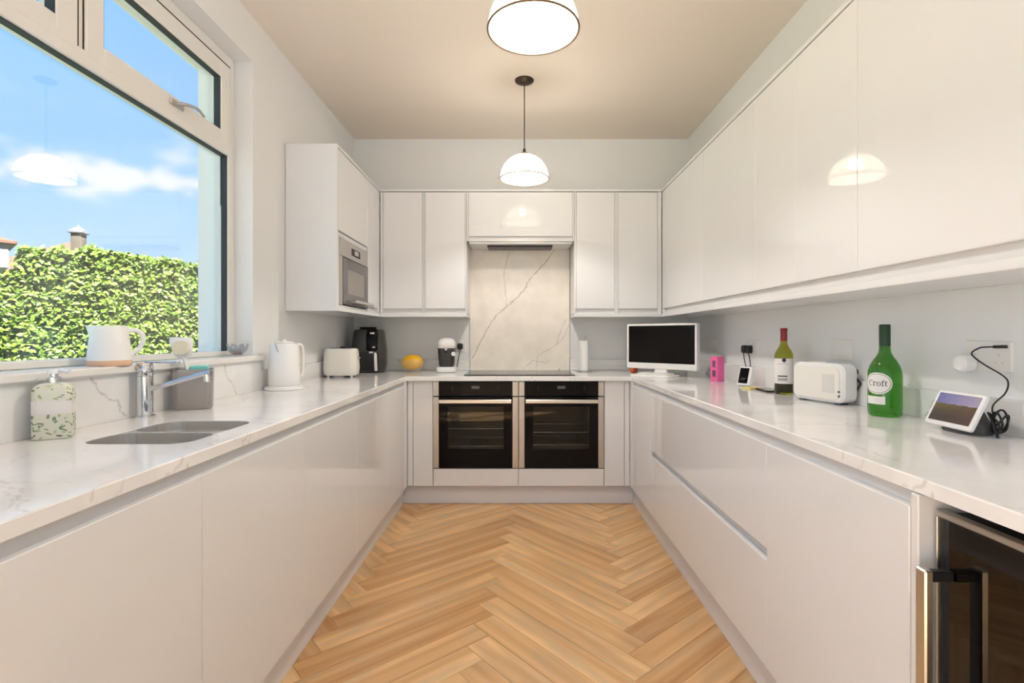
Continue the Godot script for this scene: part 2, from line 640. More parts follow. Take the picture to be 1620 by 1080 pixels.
func plank_texture(k: int) -> ImageTexture:
	var w := 384
	var h := 48
	var img := Image.create(w, h, false, Image.FORMAT_RGB8)
	var n := FastNoiseLite.new()
	n.seed = 100 + k * 7
	n.frequency = 0.02
	n.fractal_octaves = 3
	var tone: float = [0.0, 0.5, -0.5, 0.25, -0.2, 0.7, -0.75, 0.1][k]
	var grey: float = [0.1, 0.0, 0.15, 0.3, 0.0, 0.2, 0.05, 0.25][k]
	for y in h:
		for x in w:
			var band := n.get_noise_2d(x * 0.08 + sin(x * 0.012) * 5.0, y * 1.1)
			var fine := n.get_noise_2d(x * 0.14 + 500.0, y * 6.0)
			var blot := n.get_noise_2d(x * 0.22 + 900.0, y * 1.0)
			var t := clampf(0.58 + tone * 0.34 + band * 0.6 + fine * 0.07, 0.0, 1.0)
			var c := Color(0.69, 0.49, 0.30).lerp(Color(0.94, 0.78, 0.57), t)
			c = c.lerp(Color(0.74, 0.645, 0.53), clampf(grey * 0.6 + blot * 0.7, 0.0, 0.5))
			img.set_pixel(x, y, c)
	return ImageTexture.create_from_image(img)

func landscape_texture() -> ImageTexture:
	var w := 160
	var h := 90
	var img := Image.create(w, h, false, Image.FORMAT_RGB8)
	var n := FastNoiseLite.new()
	n.seed = 3
	n.frequency = 0.05
	for y in h:
		for x in w:
			var u := float(x) / w
			var v := float(y) / h
			var hor := 0.36 + 0.03 * n.get_noise_2d(x, 0)
			var c := Color(0.38, 0.38, 0.58).lerp(Color(0.62, 0.55, 0.62), u)
			if v > hor:
				c = Color(0.36, 0.34, 0.12).lerp(Color(0.16, 0.13, 0.12), clampf((v - hor) * 2.2, 0.0, 1.0))
				c = c.lerp(Color(0.33, 0.2, 0.17), u * 0.7)
			c = c.lightened(0.06 * n.get_noise_2d(x * 2, y * 2))
			img.set_pixel(x, y, c)
	return ImageTexture.create_from_image(img)

# ---------------------------------------------------------------- room shell
func build_shell():
	var st := mb()
	span(st, -1.62, WL, -0.2, 1.052, WF - 0.3, WB + 0.28)
	span(st, -1.62, WL, 2.57, CEIL, WF - 0.3, WB + 0.28)
	span(st, -1.62, WL, 1.052, 2.57, 2.596, WB + 0.28)
	span(st, -1.62, WL, 1.052, 2.57, WF - 0.3, 0.76)
	struct("wall_left", st, M.wall_paint, "white painted wall with the big window in it", "wall")
	st = mb()
	span(st, WR, WR + 0.28, -0.2, CEIL, WF - 0.3, WB + 0.28)
	struct("wall_right", st, M.wall_paint, "white painted wall behind the bottles and the radio", "wall")
	st = mb()
	span(st, WL, WR, -0.2, CEIL, WB, WB + 0.28)
	struct("wall_back", st, M.wall_paint, "white painted far wall behind the hob", "wall")
	st = mb()
	span(st, WL, -1.2, -0.2, CEIL, WF - 0.28, WF)
	span(st, 1.25, WR, -0.2, CEIL, WF - 0.28, WF)
	span(st, -1.2, 1.25, 2.6, CEIL, WF - 0.28, WF)
	span(st, -1.2, 1.25, -0.2, 0.45, WF - 0.28, WF)
	struct("wall_front", st, M.wall_paint, "white wall behind the camera, opened for the added fill window", "wall")
	st = mb()
	span(st, -1.95, WR + 0.6, CEIL, CEIL + 0.25, WF - 0.3, WB + 0.6)
	struct("ceiling", st, M.ceiling_paint, "plain cream white ceiling", "ceiling")
	# added window behind the camera, lets in fill daylight
	var d := Node3D.new()
	d.name = "window_2"
	add_child(d, true)
	d.set_meta("kind", "structure")
	tag(d, "added wide white three light window behind the camera, for fill daylight", "window")
	st = mb()
	for x in [-1.2, -0.41, 0.40, 1.19]:
		span(st, x, x + 0.06, 0.45, 2.6, WF - 0.1, WF - 0.03, 0.004)
	span(st, -1.14, 1.19, 0.45, 0.52, WF - 0.1, WF - 0.03, 0.004)
	span(st, -1.14, 1.19, 2.54, 2.6, WF - 0.1, WF - 0.03, 0.004)
	obj("window_frame", st, M.upvc, d)
	for x in [[-1.14, -0.41], [-0.35, 0.40], [0.46, 1.19]]:
		st = mb()
		span(st, x[0], x[1], 0.52, 2.54, WF - 0.07, WF - 0.064)
		obj("pane", st, M.window_glass, d)
	# plinths under the base units
	for s in [["baseboard_left", -0.83, -0.805, 0.05, 3.61, "long grey white plinth under the sink side units"], ["baseboard_right", 0.812, 0.837, 0.99, 3.61, "long grey white plinth under the drawer side units"], ["baseboard_back", -0.83, 0.837, 3.611, 3.63, "short grey white plinth under the two ovens"]]:
		st = mb()
		span(st, s[1], s[2], 0.001, PL - 0.002, s[3], s[4], 0.001)
		struct(s[0], st, M.plinth, s[5], "plinth")

func build_floor():
	var st := mb()
	span(st, -1.343, 1.395, -0.2, -0.002, WF - 0.28, WB)
	var f := struct("floor", st, M.oak_0, "light oak herringbone plank floor", "floor")
	var w := 0.1075
	var l := w * 8.0
	var turn := PI / 4 + deg_to_rad(4.5)
	var room := PackedVector2Array([Vector2(-0.84, 1.2), Vector2(0.86, 1.2), Vector2(0.86, -3.66), Vector2(-0.84, -3.66)])
	var a := Vector2(w, w)
	var b := Vector2(l, -l)
	var rng := RandomNumberGenerator.new()
	rng.seed = 8
	# a valley of the zigzag is set at X -0.63, Z 3.2
	var peak := Vector2(-0.63, -3.20)
	for j in range(-3, 4):
		for i in range(-60, 61):
			for v in 2:
				var o := a * i + b * j
				var p: PackedVector2Array
				if v == 0:
					p = PackedVector2Array([o, o + Vector2(l, 0), o + Vector2(l, w), o + Vector2(0, w)])
				else:
					var c := o + Vector2(l, w - l)
					p = PackedVector2Array([c, c + Vector2(w, 0), c + Vector2(w, l), c + Vector2(0, l)])
				var q := PackedVector2Array()
				var ax := (Vector2(1, 0) if v == 0 else Vector2(0, 1)).rotated(turn)
				for t in p:
					q.append((t - Vector2(l + w * 0.5, w * 0.5)).rotated(turn) + peak)
				if q[0].distance_to(Vector2(0, -1.2)) > 5.0:
					continue
				var cut := Geometry2D.intersect_polygons(q, room)
				if cut.is_empty():
					continue
				st = mb()
				var any := false
				var base := q[0]
				var k := rng.randi() % 8
				var du := float(rng.randi() % 2)
				for piece in cut:
					if absf(area(piece)) < 0.0004:
						continue
					var s2 := inset(piece, 0.0006)
					prism_plank(st, s2, base, ax, l, w, du)
					any = true
				if any:
					obj("plank", st, M["oak_%d" % k], f)

func area(p: PackedVector2Array) -> float:
	var s := 0.0
	for i in p.size():
		s += p[i - 1].cross(p[i])
	return s * 0.5

func prism_plank(st: SurfaceTool, p: PackedVector2Array, base: Vector2, ax: Vector2, l: float, w: float, du: float):
	var top := inset(p, 0.0009)
	var f := func(v: Vector2) -> Vector2:
		return Vector2(absf((v - base).dot(ax) / l - du), absf((v - base).dot(ax.orthogonal())) / w)
	var n := top.size()
	var ids := Geometry2D.triangulate_polygon(top)
	for i in range(0, ids.size(), 3):
		var a := top[ids[i]]
		var b := top[ids[i + 1]]
		var c := top[ids[i + 2]]
		tri(st, Vector3(a.x, 0, a.y), Vector3(b.x, 0, b.y), Vector3(c.x, 0, c.y), Vector3.UP, f.call(a), f.call(b), f.call(c))
	for i in n:
		var k := (i + 1) % n
		var e := (p[k] - p[i])
		var o := Vector3(e.y, 0, -e.x) * signf(area(p))
		quad(st, Vector3(p[i].x, -0.0012, p[i].y), Vector3(p[k].x, -0.0012, p[k].y), Vector3(top[k].x, 0, top[k].y), Vector3(top[i].x, 0, top[i].y), o + Vector3.UP * e.length(), f.call(p[i]), f.call(p[k]), f.call(top[k]), f.call(top[i]))

# ---------------------------------------------------------------- window
func ring(st: SurfaceTool, z0, z1, y0, y1, tz0, tz1, ty0, ty1, x0, x1, bev := 0.003):
	if ty0 > 0.0:
		span(st, x0, x1, y0, y0 + ty0, z0 + tz0, z1 - tz1, bev)
	span(st, x0, x1, y0, y1, z0, z0 + tz0, bev)
	span(st, x0, x1, y0, y1, z1 - tz1, z1, bev)
	span(st, x0, x1, y1 - ty1, y1, z0 + tz0, z1 - tz1, bev)

func build_window():
	var w := Node3D.new()
	w.name = "window_1"
	add_child(w, true)
	w.set_meta("kind", "structure")
	tag(w, "large white framed window with one wide pane and fanlights above, over the sink", "window")
	var st := mb()
	ring(st, 0.76, 2.596, 1.08, 2.57, 0.06, 0.06, 0.025, 0.063, FX - 0.07, FX - 0.01, 0.004)
	span(st, FX - 0.07, FX - 0.001, 2.068, 2.12, 0.82, 2.536, 0.003)
	span(st, FX - 0.07, FX - 0.01, 2.12, 2.507, 1.655, 1.70, 0.004)
	obj("window_frame", st, M.upvc, w)
	st = mb()
	ring(st, 0.82, 2.536, 1.105, 2.068, 0.004, 0.004, 0.0, 0.004, FX - 0.042, FX - 0.014, 0.0)
	obj("gasket", st, M.gasket, w)
	st = mb()
	span(st, FX - 0.048, FX - 0.042, 1.105, 2.068, 0.82, 2.536)
	obj("pane", st, M.window_glass, w)
	for s in [[1.692, 2.542], [0.816, 1.662]]:
		st = mb()
		ring(st, s[0], s[1], 2.10, 2.507, 0.075, 0.08, 0.0745, 0.08, FX - 0.06, FX, 0.005)
		var sash := obj("fanlight", st, M.upvc, w)
		st = mb()
		ring(st, s[0] + 0.075, s[1] - 0.08, 2.1745, 2.427, 0.0012, 0.004, 0.0, 0.004, FX - 0.034, FX - 0.004, 0.0)
		obj("gasket", st, M.gasket, sash)
		st = mb()
		ring(st, s[0] - 0.004, s[1] + 0.009, 2.125, 2.516, 0.005, 0.010, 0.0, 0.010, FX - 0.03, FX - 0.0075, 0.0)
		obj("seal", st, M.bronze, sash)
		st = mb()
		span(st, FX - 0.04, FX - 0.034, 2.1745, 2.427, s[0] + 0.075, s[1] - 0.08)
		obj("pane", st, M.window_glass, sash)
		# cockspur handle on the bottom rail
		var zc: float = lerpf(s[0], s[1], 0.52)
		st = mb()
		box(st, P(FX + 0.005, 2.143, zc), Vector3(0.010, 0.026, 0.085), 0.004)
		tube(st, spline([P(FX + 0.006, 2.143, zc), P(FX + 0.03, 2.146, zc + 0.005), P(FX + 0.042, 2.152, zc + 0.04), P(FX + 0.04, 2.158, zc + 0.09), P(FX + 0.034, 2.150, zc + 0.135)], 6), 0.011, 10, 0.006, 0.75)
		var hd := obj("handle", st, M.brushed, sash)
		hd.set_meta("label", "brushed steel fanlight handle")
	st = mb()
	span(st, FX - 0.01, WL, 1.053, 1.08, 0.76, 2.596)
	span(st, WL, -1.305, 1.053, 1.08, 0.71, 2.66, 0.005)
	obj("window_sill", st, M.upvc, w)

# ---------------------------------------------------------------- units
# a box in a run of units: u along the run, d inwards from the front plane
func sbox(st: SurfaceTool, side: String, front: float, u0, u1, y0, y1, d0, d1, bev := 0.0):
	match side:
		"left":
			span(st, front - d1, front - d0, y0, y1, u0, u1, bev)
		"right":
			span(st, front + d0, front + d1, y0, y1, u0, u1, bev)
		"back":
			span(st, u0, u1, y0, y1, front + d0, front + d1, bev)

func base_unit(side: String, u0: float, u1: float, label: String, doors: Array, depth: float, group := "", top := 0.868) -> Node3D:
	var front: float = {"left": DL, "right": DR, "back": DB}[side]
	var t := thing("base_cabinet", label, "cabinet", Vector3.ZERO, 0.0, group)
	var st := mb()
	sbox(st, side, front, u0, u1, PL, top, 0.03, depth)
	obj("carcass", st, M.carcass, t)
	st = mb()
	sbox(st, side, front, u0, u1, 0.80, 0.868, 0.018, 0.0299)
	obj("handle_channel", st, M.channel, t)
	for d in doors:
		st = mb()
		sbox(st, side, front, d[0] + 0.001, d[1] - 0.001, d[2], d[3], 0.0, 0.018, 0.002)
		obj(d[4], st, M.gloss, t)
	return t

func build_base_units():
	var zs := [-0.55, 0.05, 0.65, 1.247, 1.84, 2.44, 3.087]
	var tx := ["white gloss base unit nearest the camera under the sink side worktop", "white gloss base unit just out of the frame on the sink side", "white gloss base unit in front of the near end of the sink", "white gloss sink unit under the double bowl sink and the tap", "white gloss base unit between the sink unit and the kettle's unit", "white gloss base unit under the white kettle"]
	for i in range(1, 6):
		base_unit("left", zs[i], zs[i + 1], tx[i], [[zs[i], zs[i + 1], PL, DT, "door"]], 0.572, "base units on the window side", 0.66 if i == 3 else 0.868)
	base_unit("left", 3.087, 3.556, "narrow white gloss corner unit under the toaster, at the dark end of the window side", [[3.087, 3.50, PL, DT, "door"], [3.50, 3.5615, PL, 0.868, "corner_post"]], 0.572)
	var t := base_unit("right", 1.6036, 3.0, "wide white gloss drawer unit with two deep drawers, one over the other", [[1.6036, 3.0, PL, 0.4755, "drawer"], [1.6036, 3.0, 0.511, DT, "drawer"]], 0.61)
	var st := mb()
	sbox(st, "right", DR, 1.605, 3.0, 0.44, 0.53, 0.018, 0.0299)
	obj("handle_channel", st, M.channel, t)
	base_unit("right", 3.0, 3.556, "white gloss corner unit beyond the wide drawers, below the television", [[3.0, 3.50, PL, DT, "door"], [3.50, 3.5615, PL, 0.868, "corner_post"]], 0.61)
	base_unit("right", 1.019, 1.6036, "white gloss base unit between the wide drawers and the wine cooler", [[1.019, 1.6036, PL, DT, "door"]], 0.61)
	for s in [[0.997, 1.017, "white upright end panel on the near side of the green bottle, framing the wine cooler"], [0.34, 0.36, "white upright end panel at the hidden side of the wine cooler"]]:
		st = mb()
		sbox(st, "right", DR, s[0], s[1], 0.001, 0.868, 0.0, 0.61, 0.002)
		tag(obj("end_panel", st, M.carcass), s[2], "panel")
	# the two oven housings and the fillers beside them
	for s in [[-0.588, 0.0045, "white gloss housing unit around the left hand oven", -1], [0.0055, 0.601, "white gloss housing unit around the right hand oven", 1]]:
		t = thing("oven_housing", s[2], "cabinet", Vector3.ZERO, 0.0, "oven housing units")
		st = mb()
		sbox(st, "back", DB, s[0], s[0] + 0.016, PL, 0.868, 0.03, 0.6)
		sbox(st, "back", DB, s[1] - 0.016, s[1], PL, 0.868, 0.03, 0.6)
		sbox(st, "back", DB, s[0] + 0.016, s[1] - 0.016, PL, 0.25, 0.03, 0.6)
		obj("carcass", st, M.carcass, t)
		st = mb()
		sbox(st, "back", DB, s[0] + 0.0015, s[1] - 0.0015, PL, 0.257, 0.0, 0.018, 0.002)
		obj("lower_panel", st, M.gloss, t)
	for s in [[-0.727, -0.590, -0.767, -0.729, "tall narrow white filler panel left of the ovens"], [0.603, 0.742, 0.744, 0.779, "tall narrow white filler panel right of the ovens"]]:
		t = thing("filler_cabinet", s[4], "cabinet")
		st = mb()
		sbox(st, "back", DB, s[0], s[1], PL, 0.868, 0.03, 0.6)
		obj("carcass", st, M.carcass, t)
		st = mb()
		sbox(st, "back", DB, s[0] + 0.001, s[1] - 0.001, PL, 0.866, 0.0, 0.018, 0.002)
		obj("front_panel", st, M.gloss, t)
		st = mb()
		sbox(st, "back", DB, s[2], s[3], PL, 0.866, 0.003, 0.028, 0.001)
		obj("corner_post", st, M.gloss, t)
	# wine cooler
	t = thing("wine_cooler", "black glass wine cooler with steel trim and upright bar handle", "wine cooler")
	st = mb()
	sbox(st, "right", 0.83, 0.37, 0.985, 0.11, 0.128, 0.0, 0.5)
	sbox(st, "right", 0.83, 0.37, 0.985, 0.825, 0.838, 0.0, 0.5)
	sbox(st, "right", 0.83, 0.37, 0.385, 0.128, 0.825, 0.0, 0.5)
	sbox(st, "right", 0.83, 0.97, 0.985, 0.128, 0.825, 0.0, 0.5)
	sbox(st, "right", 0.83, 0.385, 0.97, 0.128, 0.825, 0.485, 0.5)
	sbox(st, "right", 0.83, 0.37, 0.985, 0.0, 0.11, 0.03, 0.5)
	obj("body", st, M.black_plastic, t)
	for y in [0.25, 0.37, 0.49, 0.61, 0.73]:
		st = mb()
		sbox(st, "right", 0.84, 0.39, 0.965, y, y + 0.035, 0.0, 0.02, 0.002)
		obj("shelf", st, M.dark_wood, t)
	st = mb()
	sbox(st, "right", 0.807, 0.368, 0.990, 0.115, 0.831, 0.004, 0.012)
	var door := obj("door", st, M.dark_door_glass, t)
	st = mb()
	sbox(st, "right", 0.807, 0.368, 0.990, 0.831, 0.843, 0.0, 0.022, 0.002)
	sbox(st, "right", 0.807, 0.985, 0.990, 0.115, 0.831, 0.0, 0.022, 0.001)
	obj("trim", st, M.brushed, door)
	st = mb()
	span(st, 0.752, 0.768, 0.30, 0.744, 0.944, 0.970, 0.003)
	var hd := obj("handle", st, M.steel, door)
	hd.set_meta("label", "upright steel bar handle")
	for y in [0.73, 0.315]:
		st = mb()
		span(st, 0.764, 0.8105, y - 0.010, y + 0.010, 0.949, 0.967, 0.003)
		obj("bracket", st, M.black_plastic, door)

func build_worktop():
	var t := thing("worktop", "white veined quartz worktop running round three sides of the kitchen", "worktop")
	var z0 := -0.05
	var p := PackedVector2Array([Vector2(WL + 0.002, z0), Vector2(-0.770, z0), Vector2(-0.770, -3.53), Vector2(0.787, -3.53), Vector2(0.787, -0.33), Vector2(WR - 0.002, -0.33), Vector2(WR - 0.002, -WB + 0.002), Vector2(WL + 0.002, -WB + 0.002)])
	var hole := moved(rrect(0.285, 0.365, 0.055, 6), Vector2(-1.0, -1.4985))
	var st := mb()
	prism(st, p, 0.870, TOP, Transform3D.IDENTITY, 0.003, [hole], 0.62)
	obj("slab", st, M.quartz, t)
	for s in [["left", WL + 0.001, 0.3, WB - 0.02, 1.0, "white veined upstand under the window sill and behind the kettle"], ["right", WR - 0.001, 0.33, WB - 0.02, 0.998, "white quartz upstand behind the bottles and the radio"]]:
		var x0: float = s[1]
		var x1: float = x0 + (0.018 if s[0] == "left" else -0.018)
		var runs := [[s[2], s[3], s[4]]]
		if s[0] == "left":
			runs = [[0.3, 2.64, 1.052], [2.64, s[3], 1.005]]
		tag(upstand(s[0], runs, x0, x1), s[5], "upstand")
	for s in [[WL + 0.02, -0.392, "short quartz upstand behind the air fryer and the fruit bowl"], [0.428, WR - 0.02, "short quartz upstand behind the paper towel and the television"]]:
		st = mb()
		span(st, s[0], s[1], TOP + 0.0005, 0.988, WB - 0.018, WB, 0.0015)
		tag(obj("upstand", st, M.quartz), s[2], "upstand")
	# splashback behind the hob
	st = mb()
	span(st, -0.388, 0.424, TOP + 0.0005, 1.93, WB - 0.0195, WB)
	quad(st, P(-0.388, TOP + 0.0005, WB - 0.02), P(0.424, TOP + 0.0005, WB - 0.02), P(0.424, 1.93, WB - 0.02), P(-0.388, 1.93, WB - 0.02), Vector3.BACK, Vector2(0, 1), Vector2(1, 1), Vector2(1, 0), Vector2(0, 0))
	tag(obj("splashback", st, M.quartz_slab), "tall cream quartz splashback with diagonal grey veins behind the hob", "splashback")
	# hob
	t = thing("hob", "flat black glass induction hob set on the worktop above the ovens", "hob", P(0.013, TOP, 3.87))
	st = mb()
	prism(st, rrect(0.79, 0.50, 0.008, 3), 0.0003, 0.006, Transform3D.IDENTITY, 0.0015)
	obj("glass_top", st, M.black_glass, t)
	for c in [[-0.26, -0.11, 0.09], [-0.26, 0.12, 0.075], [0.26, -0.11, 0.075], [0.26, 0.12, 0.09]]:
		st = mb()
		lathe(st, [Vector2(c[2] - 0.0015, 0.0061), Vector2(c[2], 0.0062), Vector2(c[2] + 0.0015, 0.0061)], 40, Transform3D(Basis.IDENTITY, Vector3(c[0], 0, c[1])))
		obj("zone_ring", st, M.charcoal, t)

func upstand(side: String, runs: Array, x0: float, x1: float) -> MeshInstance3D:
	var st := mb()
	for r in runs:
		span(st, x0, lerpf(x0, x1, 0.97), TOP + 0.0005, r[2], r[0], r[1])
		var n := Vector3.RIGHT if side == "left" else Vector3.LEFT
		var u0: float = (r[0] - 0.3) / 3.9
		var u1: float = (r[1] - 0.3) / 3.9
		var v0: float = 1.0 - (r[2] - TOP) / 0.155
		quad(st, P(x1, TOP + 0.0005, r[0]), P(x1, TOP + 0.0005, r[1]), P(x1, r[2], r[1]), P(x1, r[2], r[0]), n, Vector2(u0, 1), Vector2(u1, 1), Vector2(u1, v0), Vector2(u0, v0))
		quad(st, P(x0, r[2] + 0.0002, r[0]), P(x1, r[2] + 0.0002, r[0]), P(x1, r[2] + 0.0002, r[1]), P(x0, r[2] + 0.0002, r[1]), Vector3.UP, Vector2(0.05, 0.2), Vector2(0.05, 0.21), Vector2(0.08, 0.21), Vector2(0.08, 0.2))
		quad(st, P(x0, TOP, r[0] - 0.0002), P(x1, TOP, r[0] - 0.0002), P(x1, r[2], r[0] - 0.0002), P(x0, r[2], r[0] - 0.0002), Vector3.BACK, Vector2(0.05, 0.2), Vector2(0.05, 0.21), Vector2(0.08, 0.21), Vector2(0.08, 0.2))
	return obj("upstand", st, M.quartz_upstand)

func wall_unit(side: String, u0: float, u1: float, label: String, doors: Array, depth: float, group: String, y0 := U1) -> Node3D:
	var front: float = {"left": UL, "right": UR, "back": UB}[side]
	var t := thing("wall_cabinet", label, "wall cabinet", Vector3.ZERO, 0.0, group)
	var st := mb()
	sbox(st, side, front, u0, u1, y0 + 0.0005, U3, 0.02, depth)
	obj("carcass", st, M.carcass, t)
	for d in doors:
		st = mb()
		sbox(st, side, front, d[0] + 0.001, d[1] - 0.001, d[2], d[3], d[5] if d.size() > 5 else 0.0, 0.02, 0.0018 if d[4] == "door" else 0.001)
		obj(d[4], st, M.gloss, t)
	return t

func build_wall_units():
	var g := "wall cabinets on the hob wall"
	wall_unit("back", -1.040, -0.711, "tall white wall cabinet in the far corner above the air fryer", [[-1.0177, -0.7214, U2, U3 - 0.003, "door"], [-1.0412, -1.0177, U1, U3, "post", 0.003], [-0.7214, -0.711, U1, U3, "post", 0.003]], 0.328, g)
	wall_unit("back", -0.711, -0.387, "tall white wall cabinet left of the extractor, above the coffee machine", [[-0.70, -0.3966, U2, U3 - 0.003, "door"], [-0.711, -0.70, U1, U3, "post", 0.003], [-0.3966, -0.387, U1, U3, "post", 0.002]], 0.328, g)
	wall_unit("back", -0.386, 0.427, "short wide white wall cabinet over the extractor and hob", [[-0.3727, 0.4157, 1.934, U3 - 0.003, "door"], [-0.386, -0.3727, 1.898, U3, "post", 0.003], [0.4157, 0.427, 1.898, U3, "post", 0.003]], 0.308, g, 1.898)
	wall_unit("back", 0.428, 0.746, "tall white wall cabinet right of the extractor, above the paper towel", [[0.442, 0.7334, U2, U3 - 0.003, "door"], [0.428, 0.442, U1, U3, "post", 0.002], [0.7334, 0.746, U1, U3, "post", 0.003]], 0.328, g)
	wall_unit("back", 0.746, 1.088, "tall white wall cabinet in the far corner above the television", [[0.7597, 1.058, U2, U3 - 0.003, "door"], [0.746, 0.7597, U1, U3, "post", 0.003], [1.058, 1.0895, U1, U3, "post", 0.003]], 0.328, g)
	g = "wall cabinets opposite the window"
	var zs := [0.45, 1.044, 1.644, 2.002, 2.348, 3.003, 3.866]
	var tx := ["white gloss wall cabinet just out of the frame, opposite the window", "wide white gloss wall cabinet above the tablet screen, with the lamp mirrored at its edge", "narrow white gloss wall cabinet above the green bottle", "narrow white gloss wall cabinet above the radio and the wine bottle", "wide white gloss wall cabinet above the pink box", "deep corner white gloss wall cabinet beside the television's corner"]
	for i in 6:
		wall_unit("right", zs[i], zs[i + 1], tx[i], [[zs[i], zs[i + 1] if i < 5 else 3.84, U2, U3 - 0.003, "door"]] + ([[3.84, 3.872, U1, U3, "post", 0.002]] if i == 5 else []), 0.303, g)
	# left: the microwave housing and the corner cabinet beyond it
	var t := wall_unit("left", 2.973, 3.556, "white wall cabinet above the built in microwave", [[2.973, 3.556, 1.797, U3 - 0.003, "door"], [2.973, 3.556, 1.766, 1.79, "rail", 0.008], [2.973, 2.984, U1, 1.766, "post"], [3.546, 3.556, U1, 1.766, "post"], [2.984, 3.546, U1, 1.361, "rail", 0.0]], 0.299, "", 1.766)
	wall_unit("left", 3.557, 3.866, "narrow white wall cabinet between the microwave and the far corner", [[3.557, 3.83, U2, U3 - 0.003, "door"], [3.83, 3.872, U1, U3, "post", 0.002]], 0.299, "")
	var st := mb()
	span(st, WL + 0.002, UL, U0, U4, 2.953, 2.972, 0.002)
	tag(obj("end_panel", st, M.gloss), "tall white side panel of the wall cabinets, facing the camera beside the window", "panel")
	# cornices above and pelmets below
	for s in [["left", UL, 2.972, 3.868, 0.299, "pelmet board under the microwave", "top board over the microwave cabinet"], ["right", UR, 0.45, 3.868, 0.303, "long pelmet board under the wall cabinets opposite the window", "long top board over the wall cabinets opposite the window"]]:
		st = mb()
		sbox(st, s[0], s[1], s[2], s[3], U0, U1 - 0.0005, -0.001, s[4], 0.002)
		tag(obj("pelmet", st, M.gloss), "white " + s[5], "pelmet")
		st = mb()
		sbox(st, s[0], s[1], s[2], s[3], U3 + 0.003, U4, 0.0, s[4], 0.001)
		tag(obj("cornice", st, M.gloss), "white " + s[6], "cornice")
	for s in [[WL + 0.002, -0.387, "white pelmet board above the air fryer and coffee machine"], [0.428, WR - 0.002, "white pelmet board above the paper towel and television"]]:
		st = mb()
		sbox(st, "back", UB, s[0], s[1], U0, U1 - 0.0005, -0.001, 0.328, 0.002)
		tag(obj("pelmet", st, M.gloss), s[2], "pelmet")
	st = mb()
	sbox(st, "back", UB, WL + 0.002, WR - 0.002, U3 + 0.003, U4, 0.0, 0.328, 0.001)
	tag(obj("cornice", st, M.gloss), "white top board over the wall cabinets above the hob", "cornice")
	# extractor under the short cabinet
	t = thing("extractor_hood", "slim extractor with a dark slot under the short cabinet above the hob", "extractor hood")
	st = mb()
	span(st, -0.37, 0.412, 1.882, 1.8975, 3.90, 4.17, 0.002)
	obj("body", st, M.carcass, t)
	st = mb()
	span(st, -0.235, 0.27, 1.868, 1.8819, 3.96, 4.12, 0.003)
	obj("filter", st, M.charcoal, t)
	# microwave
	t = thing("microwave", "built in steel microwave with a grey glass door and bar handle", "microwave")
	st = mb()
	sbox(st, "left", UL, 2.99, 3.54, 1.366, 1.76, 0.014, 0.29)
	obj("body", st, M.charcoal, t)
	st = mb()
	sbox(st, "left", UL, 2.986, 3.544, 1.655, 1.762, -0.004, 0.013, 0.002)
	sbox(st, "left", UL, 2.986, 3.035, 1.363, 1.655, -0.004, 0.013, 0.002)
	var pan := obj("control_panel", st, M.brushed, t)
	st = mb()
	sbox(st, "left", UL, 3.20, 3.37, 1.683, 1.728, -0.0055, 0.0, 0.001)
	obj("display", st, M.black_glass, pan)
	st = mb()
	sbox(st, "left", UL, 3.25, 3.32, 1.692, 1.72, -0.010, -0.004, 0.002)
	obj("dial", st, M.steel, pan)
	st = mb()
	sbox(st, "left", UL, 3.037, 3.544, 1.372, 1.650, -0.006, 0.013, 0.002)
	var door := obj("door", st, mat("smoke_glass", hexa(96, 90, 88), 0.12), t)
	st = mb()
	sbox(st, "left", UL, 3.12, 3.45, 1.435, 1.585, -0.0066, 0.0, 0.0005)
	obj("door_window", st, mat("smoke_window", hexa(140, 132, 124), 0.18), door)
	st = mb()
	sbox(st, "left", UL, 3.17, 3.57, 1.383, 1.402, -0.045, -0.030, 0.004)
	for z in [3.2, 3.5]:
		sbox(st, "left", UL, z, z + 0.02, 1.386, 1.399, -0.030, -0.006)
	obj("handle", st, M.steel, door)

